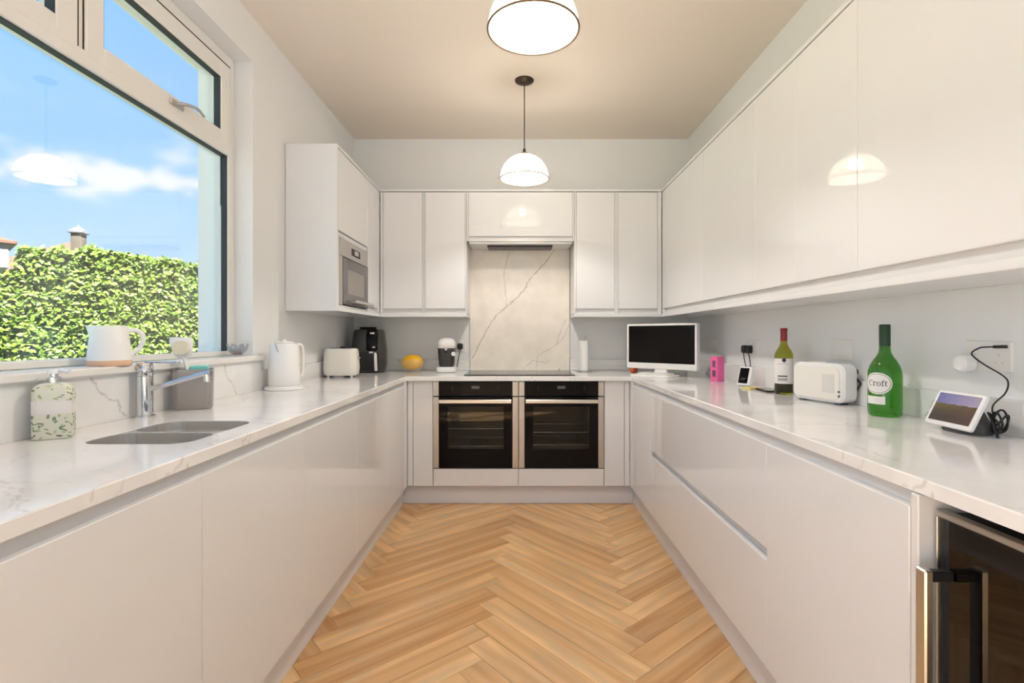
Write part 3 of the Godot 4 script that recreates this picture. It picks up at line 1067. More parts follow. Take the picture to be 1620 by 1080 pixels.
func build_ovens():
	for s in [[-0.2925, "built in oven on the left, with two wire racks behind its glass", 1], [0.3035, "built in oven on the right, its glass mirroring the room", 2]]:
		var t := thing("oven", s[1], "oven", P(s[0], 0.26, DB), 0.0, "pair of built in black ovens")
		var st := mb()
		# cavity: five walls
		box(st, Vector3(0, 0.115, -0.25), Vector3(0.44, 0.01, 0.40))
		box(st, Vector3(0, 0.485, -0.25), Vector3(0.44, 0.01, 0.40))
		box(st, Vector3(-0.225, 0.30, -0.25), Vector3(0.01, 0.38, 0.40))
		box(st, Vector3(0.225, 0.30, -0.25), Vector3(0.01, 0.38, 0.40))
		box(st, Vector3(0, 0.30, -0.445), Vector3(0.46, 0.38, 0.01))
		obj("cavity", st, M.oven_cavity, t)
		for y in ([0.14, 0.265] if s[2] == 1 else [0.15, 0.24]):
			st = mb()
			for x in 15:
				cyl(st, Vector3(-0.21 + x * 0.03, y, -0.42), Vector3(-0.21 + x * 0.03, y, -0.07), 0.0016, 6)
			for z in [-0.07, -0.42]:
				cyl(st, Vector3(-0.216, y - 0.002, z), Vector3(0.216, y - 0.002, z), 0.003, 8)
			obj("rack", st, M.chrome, t)
		for x in [-1.0, 1.0]:
			for h in [[0.003, 0.497], [0.503, 0.604]]:
				st = mb()
				box(st, Vector3(x * 0.2755, (h[0] + h[1]) * 0.5, -0.008), Vector3(0.0405, h[1] - h[0], 0.024), 0.002)
				obj("side_trim", st, M.brushed, t)
		st = mb()
		box(st, Vector3(0, 0.5535, -0.008), Vector3(0.5095, 0.101, 0.024), 0.002)
		var pan := obj("control_panel", st, M.black_glass, t)
		st = mb()
		box(st, Vector3(0, 0.563, 0.0041), Vector3(0.055, 0.02, 0.0006))
		obj("display", st, mat("dim_display", hexa(96, 96, 100), 0.3), pan)
		for x in [-0.16, 0.16]:
			st = mb()
			box(st, Vector3(x, 0.555, 0.0041), Vector3(0.004, 0.035, 0.0004))
			obj("touch_mark", st, mat("dim_mark", hexa(52, 50, 52), 0.3), pan)
		st = mb()
		plate(st, recta(-0.2547, 0.2547, 0.003, 0.497), -0.02, 0.004, Transform3D.IDENTITY, 0.002, [recta(-0.195, 0.195, 0.133, 0.43)])
		var door := obj("door", st, M.black_glass, t)
		st = mb()
		box(st, Vector3(0, 0.2815, 0.001), Vector3(0.3898, 0.2968, 0.004))
		obj("window", st, M.oven_glass, door)
		st = mb()
		box(st, Vector3(0, 0.469, 0.038), Vector3(0.500, 0.026, 0.012), 0.003)
		for x in [-0.225, 0.225]:
			box(st, Vector3(x, 0.469, 0.0175), Vector3(0.016, 0.018, 0.029))
		var h := obj("handle", st, M.steel, door)
		h.set_meta("label", "wide flat steel bar handle")

# ---------------------------------------------------------------- lamps
func build_pendants():
	for s in [[0.0420, 3.236, 2.172, "glass dome pendant lamp on a dark cord, hanging nearer the hob wall"], [0.0525, 1.734, 2.215, "larger looking glass dome pendant lamp cut by the top of the picture"]]:
		var t := thing("pendant_lamp", s[3], "pendant lamp", P(s[0], s[2], s[1]), 0.0, "row of glass dome pendants")
		var up: float = CEIL - s[2]
		var st := mb()
		lathe(st, [Vector2(0, up - 0.022), Vector2(0.02, up - 0.022), Vector2(0.056, up - 0.010), Vector2(0.060, up - 0.004), Vector2(0.060, up), Vector2(0, up)], 32)
		obj("ceiling_rose", st, M.bronze, t)
		st = mb()
		cyl(st, Vector3(0, 0.17, 0), Vector3(0, up - 0.02, 0), 0.0032, 8)
		obj("cord", st, M.bronze, t)
		st = mb()
		lathe(st, [Vector2(0.0, 0.150), Vector2(0.030, 0.150), Vector2(0.034, 0.156), Vector2(0.022, 0.164), Vector2(0.010, 0.170), Vector2(0.008, 0.190), Vector2(0, 0.190)], 24)
		obj("cap", st, M.bronze, t)
		st = mb()
		var prof := []
		for i in 13:
			var a := PI / 2 * i / 13.0
			prof.append(Vector2(cos(a) * 0.152, sin(a) * 0.153))
		prof.append(Vector2(0.022, 0.1525))
		lathe(st, prof, 144, Transform3D.IDENTITY, 0.010, 48)
		obj("shade", st, M.shade_glass, t)
		st = mb()
		var rim := []
		for i in 65:
			rim.append(Vector3(cos(TAU * i / 64) * 0.1535, 0.0, sin(TAU * i / 64) * 0.1535))
		tube(st, rim, 0.0038, 8)
		obj("rim", st, M.rim_metal, t)
		st = mb()
		lathe(st, [Vector2(0, 0.058), Vector2(0.018, 0.062), Vector2(0.029, 0.078), Vector2(0.030, 0.090), Vector2(0.024, 0.106), Vector2(0.014, 0.124), Vector2(0.014, 0.132), Vector2(0, 0.132)], 20)
		obj("bulb", st, M.bulb_glow, t)
		st = mb()
		cyl(st, Vector3(0, 0.1305, 0), Vector3(0, 0.152, 0), 0.017, 16)
		obj("lamp_holder", st, M.bronze, t)
		var l := OmniLight3D.new()
		l.name = "bulb_light"
		l.light_color = Color(1.0, 0.98, 0.95)
		l.light_energy = 0.52
		l.light_size = 0.025
		l.omni_range = 12.0
		l.omni_attenuation = 2.0
		l.shadow_enabled = true
		l.position = Vector3(0, 0.092, 0)
		t.add_child(l)

# ---------------------------------------------------------------- sink and tap
func build_sink():
	var t := thing("sink", "stainless steel undermounted one and a half bowl sink under the window", "sink", P(-1.0, 0, 1.4985))
	var st := mb()
	var big := moved(rrect(0.281, 0.162, 0.052, 6), Vector2(0, 0.0990))
	var small := moved(rrect(0.281, 0.184, 0.052, 6), Vector2(0, -0.0880))
	prism(st, rrect(0.284, 0.364, 0.0545, 6), 0.872, 0.8985, Transform3D.IDENTITY, 0.0, [big, small])
	obj("rim", st, M.sink_steel, t)
	for s in [[big, 0.70, 0.099], [small, 0.74, -0.088]]:
		st = mb()
		wall_of(st, inset(s[0], 0.012), s[0], s[1] + 0.012, 0.8725, true)
		wall_of(st, inset(s[0], 0.024), inset(s[0], 0.012), s[1], s[1] + 0.012, true)
		cap(st, inset(s[0], 0.024), [], s[1], true)
		var b := obj("bowl", st, M.sink_steel, t)
		st = mb()
		lathe(st, [Vector2(0.038, s[1] + 0.0005), Vector2(0.036, s[1] + 0.003), Vector2(0.020, s[1] + 0.002), Vector2(0, s[1] + 0.001)], 24, Transform3D(Basis.IDENTITY, Vector3(0, 0, s[2])))
		obj("drain", st, M.chrome, b)
	t = thing("mixer_tap", "chrome single lever tap with a long slim spout behind the sink", "tap", P(-1.287, TOP, 1.767))
	st = mb()
	lathe(st, [Vector2(0, 0.0005), Vector2(0.031, 0.0005), Vector2(0.031, 0.005), Vector2(0.0245, 0.008), Vector2(0.0245, 0.140), Vector2(0, 0.140)], 32)
	obj("body", st, M.chrome, t)
	st = mb()
	lathe(st, [Vector2(0, 0.1405), Vector2(0.023, 0.1405), Vector2(0.0245, 0.143), Vector2(0.0245, 0.183), Vector2(0.022, 0.186), Vector2(0, 0.186)], 32)
	obj("lever_hub", st, M.chrome, t)
	st = mb()
	box(st, Vector3(0.055, 0.1875, -0.01), Vector3(0.115, 0.006, 0.022), 0.0025)
	obj("lever", st, M.chrome, t)
	st = mb()
	tube(st, [Vector3(0.015, 0.094, 0), Vector3(0.05, 0.104, -0.006), Vector3(0.12, 0.126, -0.02), Vector3(0.19, 0.147, -0.034), Vector3(0.206, 0.149, -0.037)], 0.0125, 14, 0.0115, 0.7)
	obj("spout", st, M.chrome, t)
	st = mb()
	cyl(st, Vector3(0.194, 0.118, -0.035), Vector3(0.194, 0.146, -0.035), 0.0115, 18, 0.002)
	obj("nozzle", st, M.chrome, t)

func floral_texture() -> ImageTexture:
	var img := Image.create(256, 160, false, Image.FORMAT_RGB8)
	img.fill(Color(0.90, 0.90, 0.83))
	var rng := RandomNumberGenerator.new()
	rng.seed = 31
	for k in 260:
		var c := Vector2(rng.randf() * 256, rng.randf() * 160)
		var a := rng.randf() * PI
		var l := rng.randf_range(3, 7)
		var b := rng.randf_range(1.2, 2.6)
		var col: Color = [Color(0.42, 0.60, 0.50), Color(0.55, 0.56, 0.42), Color(0.62, 0.70, 0.52), Color(0.45, 0.46, 0.44), Color(0.72, 0.78, 0.6)][rng.randi() % 5]
		for dy in range(-8, 9):
			for dx in range(-8, 9):
				var q := Vector2(dx, dy).rotated(-a)
				if pow(q.x / l, 2) + pow(q.y / b, 2) < 1.0:
					img.set_pixel(posmod(int(c.x) + dx, 256), clampi(int(c.y) + dy, 0, 159), col)
	return ImageTexture.create_from_image(img)

# ---------------------------------------------------------------- things on the window side
func build_left_items():
	var t := thing("soap_bottle", "square pump soap bottle with a green leaf print and a white band", "soap bottle", P(-1.268, TOP, 1.40), 0.55)
	var fl := mat("leaf_print", Color.WHITE, 0.25)
	fl.albedo_texture = floral_texture()
	var st := mb()
	loft(st, [[0.0005, 0.080, 0.060, 0.014], [0.004, 0.086, 0.066, 0.016], [0.128, 0.086, 0.066, 0.016], [0.142, 0.080, 0.060, 0.018], [0.149, 0.060, 0.046, 0.018], [0.152, 0.03, 0.03, 0.014]], 5)
	obj("body", st, fl, t)
	st = mb()
	loft(st, [[0.068, 0.0868, 0.0668, 0.0164], [0.104, 0.0868, 0.0668, 0.0164]], 5)
	obj("label_band", st, M.label_paper, t)
	st = mb()
	lathe(st, [Vector2(0.0155, 0.151), Vector2(0.0155, 0.166), Vector2(0.009, 0.168), Vector2(0.009, 0.176)], 20)
	obj("collar", st, M.chrome, t)
	st = mb()
	lathe(st, [Vector2(0, 0.176), Vector2(0.014, 0.176), Vector2(0.014, 0.184), Vector2(0.011, 0.188), Vector2(0, 0.188)], 20)
	tube(st, [Vector3(0, 0.183, 0), Vector3(0.02, 0.184, 0.01), Vector3(0.036, 0.180, 0.018)], 0.0055, 10)
	obj("pump", st, M.white_plastic, t)

	t = thing("jug", "white jug with a peach base band standing on the window sill", "jug", P(-1.355, 1.0803, 1.70), 0.0)
	st = mb()
	lathe(st, [Vector2(0, 0.0), Vector2(0.058, 0.0), Vector2(0.0605, 0.003), Vector2(0.060, 0.018)], 40)
	obj("base_band", st, M.copper, t)
	st = mb()
	lathe(st, [Vector2(0.060, 0.0182), Vector2(0.0595, 0.03), Vector2(0.056, 0.07), Vector2(0.0515, 0.11), Vector2(0.050, 0.130), Vector2(0.0485, 0.132), Vector2(0.047, 0.130), Vector2(0.048, 0.11), Vector2(0.052, 0.07), Vector2(0.056, 0.02), Vector2(0, 0.02)], 40)
	# pouring lip towards the glass
	var lip := Vector3(-0.782, 0, 0.623)
	var side := Vector3(0.623, 0, 0.782)
	st.set_smooth_group(3)
	for k in [-1.0, 1.0]:
		quad(st, lip * 0.046 + Vector3(0, 0.131, 0) + side * 0.022 * k, lip * 0.064 + Vector3(0, 0.1335, 0), lip * 0.060 + Vector3(0, 0.126, 0), lip * 0.050 + Vector3(0, 0.088, 0) + side * 0.004 * k, lip + side * k)
	st.set_smooth_group(-1)
	obj("body", st, M.matt_white, t)
	st = mb()
	var r := Vector3(0.782, 0, -0.623)
	tube(st, spline([r * 0.047 + Vector3(0, 0.114, 0), r * 0.066 + Vector3(0, 0.118, 0), r * 0.086 + Vector3(0, 0.107, 0), r * 0.090 + Vector3(0, 0.083, 0), r * 0.078 + Vector3(0, 0.055, 0), r * 0.057 + Vector3(0, 0.036, 0)], 6), 0.0075, 12)
	obj("handle", st, M.matt_white, t)

	t = thing("candle_holder", "cut glass lotus candle holder with something red inside, at the end of the sill", "candle holder", P(-1.368, 1.0803, 2.50))
	st = mb()
	lathe(st, [Vector2(0, 0.0), Vector2(0.024, 0.0), Vector2(0.028, 0.004), Vector2(0.022, 0.008), Vector2(0, 0.008)], 24)
	obj("foot", st, M.clear_glass, t)
	var pg := glass("petal_glass", Color(0.62, 0.66, 0.68), 0.4, 0.04)
	for k in 8:
		st = mb()
		var a := TAU * k / 8
		var o := Vector3(cos(a), 0, sin(a))
		var s := Vector3(-sin(a), 0, cos(a))
		var rows := [[0.020, 0.008, 0.004], [0.034, 0.022, 0.016], [0.042, 0.038, 0.017], [0.046, 0.052, 0.009], [0.048, 0.062, 0.0005]]
		for i in 4:
			var p: Array = rows[i]
			var q: Array = rows[i + 1]
			for e in [-1.0, 1.0]:
				quad(st, o * (p[0] + 0.003) + Vector3(0, p[1], 0), o * p[0] + s * p[2] * e + Vector3(0, p[1], 0), o * q[0] + s * q[2] * e + Vector3(0, q[1], 0), o * (q[0] + 0.003) + Vector3(0, q[1], 0), o + s * e * 0.3)
				quad(st, o * (p[0] - 0.001) + Vector3(0, p[1], 0), o * p[0] + s * p[2] * e + Vector3(0, p[1], 0), o * q[0] + s * q[2] * e + Vector3(0, q[1], 0), o * (q[0] - 0.001) + Vector3(0, q[1], 0), -o)
		obj("petal", st, pg, t)
	st = mb()
	lathe(st, [Vector2(0, 0.0085), Vector2(0.018, 0.0085), Vector2(0.018, 0.026), Vector2(0.012, 0.029), Vector2(0, 0.029)], 20)
	obj("candle", st, M.red_wax, t)

	t = thing("sink_caddy", "grey metal sink caddy standing right of the tap", "caddy", P(-1.243, TOP, 1.965), 0.45)
	st = mb()
	loft(st, [[0.0005, 0.118, 0.08, 0.016], [0.006, 0.126, 0.088, 0.02], [0.152, 0.130, 0.092, 0.02], [0.152, 0.124, 0.086, 0.018], [0.01, 0.118, 0.08, 0.016]], 5, Transform3D.IDENTITY, false)
	loft(st, [[0.0005, 0.118, 0.08, 0.016], [0.009, 0.118, 0.08, 0.016]], 5)
	obj("body", st, M.grey_caddy, t)
	t = thing("dish_brush", "white dish brush with cream bristles standing in the sink caddy", "brush", P(-1.266, 0.912, 1.955), 0.35)
	st = mb()
	tube(st, spline([Vector3(0.018, 0.0, 0.012), Vector3(0.012, 0.08, 0.008), Vector3(0.0, 0.16, 0.0), Vector3(-0.012, 0.20, 0.0)], 6), 0.008, 12, 0.012, 0.7)
	obj("handle", st, M.white_plastic, t)
	st = mb()
	loft(st, [[0.18, 0.03, 0.016, 0.007, -0.008], [0.195, 0.06, 0.022, 0.01, -0.010], [0.245, 0.078, 0.024, 0.011, -0.016], [0.262, 0.07, 0.02, 0.009, -0.018]], 5)
	obj("head", st, M.white_plastic, t)
	st = mb()
	loft(st, [[0.0, 0.050, 0.050, 0.02], [0.012, 0.054, 0.054, 0.02], [0.026, 0.050, 0.050, 0.018]], 5, turned(Vector3(-0.012, 0.222, 0.010), 0, PI / 2))
	obj("bristles", st, M.bristle, t)
	st = mb()
	box(st, Vector3(0, 0.0405, 0), Vector3(0.062, 0.08, 0.022), 0.004)
	var sp := obj("sponge", st, M.teal)
	sp.transform = turned(P(-1.226, 0.985, 1.975), 0.45)
	tag(sp, "turquoise sponge poking out of the sink caddy", "sponge")

	t = thing("kettle", "white cordless kettle on its round base, on the window side", "kettle", P(-1.222, TOP, 2.68), 0.0)
	st = mb()
	lathe(st, [Vector2(0, 0.0005), Vector2(0.094, 0.0005), Vector2(0.097, 0.006), Vector2(0.094, 0.016), Vector2(0.08, 0.021), Vector2(0, 0.021)], 40)
	obj("power_base", st, M.white_plastic, t)
	st = mb()
	lathe(st, [Vector2(0, 0.0215), Vector2(0.074, 0.0215), Vector2(0.079, 0.028), Vector2(0.078, 0.08), Vector2(0.0745, 0.16), Vector2(0.0715, 0.225), Vector2(0.067, 0.238), Vector2(0.05, 0.243), Vector2(0, 0.245)], 44)
	obj("body", st, M.white_plastic, t)
	st = mb()
	lathe(st, [Vector2(0, 0.244), Vector2(0.05, 0.2435), Vector2(0.046, 0.249), Vector2(0.014, 0.251), Vector2(0.011, 0.257), Vector2(0.009, 0.261), Vector2(0, 0.262)], 28)
	obj("lid", st, M.cream_plastic, t)
	var f := Vector3(0.05, 0, 1.0).normalized()
	var rr := Vector3(f.z, 0, -f.x)
	st = mb()
	for e in [-1.0, 1.0]:
		quad(st, f * 0.066 + rr * 0.026 * e + Vector3(0, 0.240, 0), f * 0.094 + Vector3(0, 0.238, 0), f * 0.09 + Vector3(0, 0.226, 0), f * 0.072 + rr * 0.004 * e + Vector3(0, 0.19, 0), f + rr * e)
		tri(st, f * 0.066 + rr * 0.026 * e + Vector3(0, 0.240, 0), f * 0.094 + Vector3(0, 0.238, 0), f * 0.06 + Vector3(0, 0.2405, 0), Vector3.UP)
	obj("spout", st, M.white_plastic, t)
	st = mb()
	var hd := Vector3(0.55, 0, -0.83)
	tube(st, spline([hd * 0.066 + Vector3(0, 0.228, 0), hd * 0.092 + Vector3(0, 0.232, 0), hd * 0.106 + Vector3(0, 0.21, 0), hd * 0.108 + Vector3(0, 0.13, 0), hd * 0.10 + Vector3(0, 0.07, 0), hd * 0.074 + Vector3(0, 0.055, 0)], 6), 0.011, 12, -1.0, 0.8)
	obj("handle", st, M.cream_plastic, t)

	t = thing("toaster", "cream white two slot toaster on little feet beside the air fryer", "toaster", P(-1.203, TOP, 3.50), 0.12)
	st = mb()
	loft(st, [[0.014, 0.20, 0.15, 0.045], [0.022, 0.218, 0.165, 0.05], [0.06, 0.226, 0.172, 0.05], [0.17, 0.214, 0.160, 0.048], [0.188, 0.206, 0.150, 0.045], [0.195, 0.186, 0.13, 0.04]], 7)
	obj("body", st, M.cream_plastic, t)
	for z in [-0.028, 0.028]:
		st = mb()
		box(st, Vector3(0, 0.1955, z), Vector3(0.14, 0.003, 0.026), 0.001)
		obj("slot", st, M.black_plastic, t)
	for x in [-0.075, 0.075]:
		for z in [-0.055, 0.055]:
			st = mb()
			cyl(st, Vector3(x, 0.0005, z), Vector3(x, 0.018, z), 0.009, 12)
			obj("foot", st, M.white_plastic, t)
	st = mb()
	box(st, Vector3(0.114, 0.13, 0), Vector3(0.016, 0.018, 0.04), 0.005)
	obj("lever", st, M.chrome, t)
	wall_plate("left", 3.83, 1.09, 0.146, "double socket on the window side wall, above the toaster", 2)
	plug("left", 3.87, 1.075, "black plug in the double socket above the toaster", [P(-1.30, 1.05, 3.87), P(-1.29, 0.99, 3.88), P(-1.29, 0.93, 3.90), P(-1.285, 0.9035, 3.93)])

# flat socket or switch plate on a wall
func wall_plate(side: String, z: float, y: float, w: float, label: String, gangs: int, rockers_only := false) -> Node3D:
	var at: Vector3
	var turn := 0.0
	match side:
		"left":
			at = P(WL, y, z)
			turn = PI / 2
		"right":
			at = P(WR, y, z)
			turn = -PI / 2
		_:
			at = P(z, y, WB)
	var t := thing("light_switch" if rockers_only else "wall_socket", label, "switch" if rockers_only else "socket", at, turn)
	var st := mb()
	plate(st, rrect(w, 0.088, 0.004, 3), 0.0, 0.007, Transform3D.IDENTITY, 0.002)
	obj("plate", st, M.upvc, t)
	for g in gangs:
		var x := (g - (gangs - 1) * 0.5) * (w / gangs)
		st = mb()
		if rockers_only:
			box(st, Vector3(x, 0, 0.0075), Vector3(w / gangs * 0.7, 0.05, 0.005), 0.0015)
		else:
			box(st, Vector3(x + 0.012, 0.026, 0.0075), Vector3(0.013, 0.018, 0.005), 0.0015)
		obj("rocker", st, M.white_plastic, t)
		if not rockers_only:
			st = mb()
			for h in [[0.0, 0.004], [-0.011, -0.018], [0.011, -0.018]]:
				box(st, Vector3(x + h[0], h[1], 0.0071), Vector3(0.0045 if h[0] == 0.0 else 0.007, 0.008 if h[0] == 0.0 else 0.0045, 0.0006))
			obj("pin_holes", st, M.channel, t)
	return t

func plug(side: String, z: float, y: float, label: String, cable: Array, scale_ := 1.0) -> Node3D:
	var at := P(WL + 0.0075, y, z) if side == "left" else (P(WR - 0.0075, y, z) if side == "right" else P(z, y, WB - 0.0075))
	var t := thing("plug", label, "plug", at, {"left": PI / 2, "right": -PI / 2, "back": 0.0}[side])
	var st := mb()
	plate(st, rrect(0.046 * scale_, 0.05 * scale_, 0.014, 4), 0.0003, 0.026, Transform3D.IDENTITY, 0.005)
	obj("body", st, M.black_plastic, t)
	if cable.size() > 1:
		st = mb()
		var inv := t.transform.affine_inverse()
		var pts := [Vector3(0, -0.02, 0.018)]
		for c in cable:
			pts.append(inv * c)
		tube(st, spline(pts, 6), 0.003, 8)
		obj("cable", st, M.black_plastic, t)
	return t

# ---------------------------------------------------------------- things beside the hob
func build_back_items():
	var t := thing("air_fryer", "tall black air fryer with a pale upright handle in the far corner", "air fryer", P(-1.155, TOP, 3.99), 0.18)
	var st := mb()
	loft(st, [[0.0005, 0.235, 0.235, 0.07], [0.008, 0.25, 0.25, 0.08], [0.06, 0.265, 0.262, 0.09], [0.18, 0.262, 0.258, 0.09], [0.29, 0.236, 0.235, 0.085], [0.318, 0.226, 0.225, 0.08], [0.33, 0.20, 0.20, 0.07]], 8)
	obj("body", st, M.charcoal, t)
	st = mb()
	loft(st, [[0.328, 0.12, 0.12, 0.05, -0.01], [0.345, 0.13, 0.13, 0.05, -0.01], [0.35, 0.12, 0.12, 0.05, -0.01]], 6)
	obj("vent_cap", st, M.black_plastic, t)
	st = mb()
	loft(st, [[0.168, 0.07, 0.02, 0.01, 0.03, 0.122], [0.18, 0.086, 0.026, 0.012, 0.03, 0.123], [0.29, 0.090, 0.03, 0.014, 0.03, 0.108], [0.325, 0.084, 0.05, 0.02, 0.03, 0.09], [0.332, 0.07, 0.05, 0.02, 0.03, 0.085]], 6)
	var pan := obj("control_panel", st, M.black_glass, t)
	st = mb()
	loft(st, [[0.0, 0.03, 0.006, 0.003], [0.012, 0.034, 0.006, 0.003]], 4, turned(Vector3(0.032, 0.295, 0.1215), 0, -0.15))
	loft(st, [[0.0, 0.02, 0.006, 0.003], [0.010, 0.022, 0.006, 0.003]], 4, turned(Vector3(0.044, 0.19, 0.134), 0, -0.15))
	obj("badge", st, M.steel, pan)
	st = mb()
	loft(st, [[0.022, 0.15, 0.016, 0.007, 0.005, 0.124], [0.03, 0.16, 0.02, 0.008, 0.005, 0.126], [0.16, 0.156, 0.02, 0.008, 0.005, 0.126]], 5)
	var dr := obj("drawer", st, M.black_plastic, t)
	st = mb()
	loft(st, [[0.018, 0.018, 0.03, 0.008, 0.062, 0.150], [0.024, 0.024, 0.034, 0.010, 0.062, 0.152], [0.14, 0.022, 0.034, 0.010, 0.058, 0.152], [0.155, 0.016, 0.03, 0.008, 0.056, 0.148]], 6)
	obj("handle", st, M.cream_plastic, dr)
	st = mb()
	loft(st, [[0.150, 0.03, 0.01, 0.004, 0.025, 0.137], [0.163, 0.03, 0.01, 0.004, 0.025, 0.137]], 4)
	obj("release_button", st, M.steel, dr)

	t = thing("fruit_bowl", "clear glass bowl holding a yellow melon, beside the air fryer", "bowl", P(-0.83, TOP, 4.03))
	st = mb()
	var prof := [Vector2(0, 0.0005), Vector2(0.045, 0.0005), Vector2(0.06, 0.006), Vector2(0.088, 0.035), Vector2(0.108, 0.066), Vector2(0.122, 0.100), Vector2(0.120, 0.101), Vector2(0.105, 0.067), Vector2(0.085, 0.037), Vector2(0.058, 0.009), Vector2(0, 0.006)]
	lathe(st, prof, 48)
	obj("bowl", st, M.clear_glass, t)
	t = thing("melon", "smooth yellow melon lying in the glass bowl", "melon", P(-0.83, TOP, 4.03))
	st = mb()
	var mp := []
	for i in 21:
		var a := -PI / 2 + PI * i / 20
		mp.append(Vector2(cos(a) * 0.060 if i > 0 and i < 20 else 0.0, sin(a) * 0.088))
	lathe(st, mp, 32, Transform3D(Basis(Vector3.FORWARD, 0) * Basis(Vector3(0, 0, 1), PI / 2 + 0.05), Vector3(0, 0.073, 0)))
	obj("fruit", st, M.melon, t)
	st = mb()
	cyl(st, Vector3(-0.088, 0.069, 0), Vector3(-0.098, 0.071, 0), 0.006, 10)
	obj("stalk", st, M.pale_yellow, t)

	t = thing("coffee_machine", "small white and black capsule coffee machine left of the hob", "coffee machine", P(-0.556, TOP, 4.01), 0.05)
	st = mb()
	loft(st, [[0.0005, 0.13, 0.19, 0.03], [0.006, 0.15, 0.21, 0.035], [0.030, 0.15, 0.21, 0.035], [0.042, 0.138, 0.20, 0.03]], 6)
	obj("drip_base", st, M.white_plastic, t)
	st = mb()
	loft(st, [[0.042, 0.105, 0.12, 0.03, 0.0, -0.02], [0.06, 0.118, 0.135, 0.035, 0.0, -0.018], [0.19, 0.136, 0.155, 0.04, 0.0, -0.014]], 6)
	obj("body", st, M.charcoal, t)
	st = mb()
	loft(st, [[0.185, 0.132, 0.16, 0.045, 0.0, -0.012], [0.19, 0.140, 0.17, 0.05, 0.0, -0.01], [0.225, 0.136, 0.168, 0.05, 0.0, -0.01], [0.25, 0.118, 0.15, 0.05, 0.0, -0.012], [0.263, 0.085, 0.11, 0.04, 0.0, -0.014], [0.267, 0.05, 0.06, 0.025, 0.0, -0.016]], 7)
	obj("head", st, M.white_plastic, t)
	st = mb()
	cyl(st, Vector3(0, 0.15, 0.05), Vector3(0, 0.188, 0.05), 0.016, 16, 0.003)
	obj("spout", st, M.black_plastic, t)
	st = mb()
	cyl(st, Vector3(0, 0.178, 0.062), Vector3(0, 0.178, 0.070), 0.010, 16, 0.002)
	obj("power_button", st, M.steel, t)
	st = mb()
	cyl(st, Vector3(0.056, 0.142, 0.055), Vector3(0.058, 0.142, 0.075), 0.017, 20, 0.004)
	obj("knob", st, M.white_plastic, t)
	wall_plate("back", -0.47, 1.094, 0.086, "single socket on the hob wall beside the coffee machine", 1)
	plug("back", -0.47, 1.096, "round black plug beside the coffee machine", [P(-0.473, 1.05, 4.17), P(-0.482, 1.0, 4.165), P(-0.49, 0.94, 4.15), P(-0.505, 0.9035, 4.12)])

	t = thing("paper_towel", "thin roll of white paper towel right of the hob", "paper towel", P(0.524, TOP, 4.03))
	st = mb()
	lathe(st, [Vector2(0.02, 0.0095), Vector2(0.036, 0.0095), Vector2(0.036, 0.245), Vector2(0.02, 0.246)], 32)
	lathe(st, [Vector2(0.02, 0.246), Vector2(0.02, 0.0095)], 24)
	obj("roll", st, M.matt_white, t)
	t = thing("towel_holder", "upright steel holder through the paper towel roll", "towel holder", P(0.524, TOP, 4.03))
	st = mb()
	lathe(st, [Vector2(0, 0.0005), Vector2(0.062, 0.0005), Vector2(0.062, 0.006), Vector2(0.058, 0.009), Vector2(0, 0.009)], 36)
	obj("base", st, M.brushed, t)
	st = mb()
	cyl(st, Vector3(0, 0.0088, 0), Vector3(0, 0.285, 0), 0.006, 12, 0.001)
	obj("rod", st, M.steel, t)

	t = thing("television", "small white framed television in the far right corner, switched off", "television", P(1.004, TOP, 3.59), -0.78)
	st = mb()
	plate(st, rrect(0.54, 0.319, 0.006, 3), -0.03, 0.012, Transform3D(Basis.IDENTITY, Vector3(0, 0.207, 0)), 0.003, [recta(-0.255, 0.255, -0.118, 0.146)])
	obj("frame", st, M.white_plastic, t)
	st = mb()
	box(st, Vector3(0, 0.221, -0.006), Vector3(0.51, 0.264, 0.024))
	obj("screen", st, M.black_glass, t)
	st = mb()
	loft(st, [[0.0005, 0.30, 0.17, 0.02, -0.02, 0.05], [0.010, 0.30, 0.17, 0.02, -0.02, 0.05], [0.013, 0.294, 0.164, 0.02, -0.02, 0.05]], 4)
	loft(st, [[0.0132, 0.23, 0.14, 0.02, -0.02, 0.035], [0.020, 0.22, 0.13, 0.02, -0.02, 0.03], [0.024, 0.20, 0.11, 0.02, -0.02, 0.025]], 4)
	loft(st, [[0.0242, 0.10, 0.04, 0.01, 0.0, -0.005], [0.055, 0.09, 0.03, 0.01, 0.0, -0.012]], 4)
	obj("stand", st, M.white_plastic, t)
	t = thing("orange_object", "small orange round object tucked under the left corner of the television", "fruit", P(0.872, TOP, 3.85))  # low round orange shape by the stand
	st = mb()
	var op := []
	for i in 15:
		var a := -PI / 2 + PI * i / 14
		op.append(Vector2(cos(a) * 0.033 if i > 0 and i < 14 else 0.0, sin(a) * 0.024 + 0.0245))
	lathe(st, op, 24)
	obj("fruit", st, M.orange, t)
	st = mb()
	cyl(st, Vector3(0, 0.047, 0), Vector3(0, 0.0505, 0), 0.004, 8)
	obj("stalk", st, M.olive_print, t)

# ---------------------------------------------------------------- things on the right
# a decal wrapped on a bottle: columns of (arc in metres, low, high)
func decal(st: SurfaceTool, rad: float, th: float, cols: Array):
	st.set_smooth_group(1)
	for i in cols.size() - 1:
		var a: Array = cols[i]
		var b: Array = cols[i + 1]
		var ta: float = th + a[0] / rad
		var tb: float = th + b[0] / rad
		var da := Vector3(sin(ta), 0, cos(ta)) * rad
		var db := Vector3(sin(tb), 0, cos(tb)) * rad
		quad(st, da + Vector3(0, a[1], 0), db + Vector3(0, b[1], 0), db + Vector3(0, b[2], 0), da + Vector3(0, a[2], 0), da + db)
	st.set_smooth_group(-1)

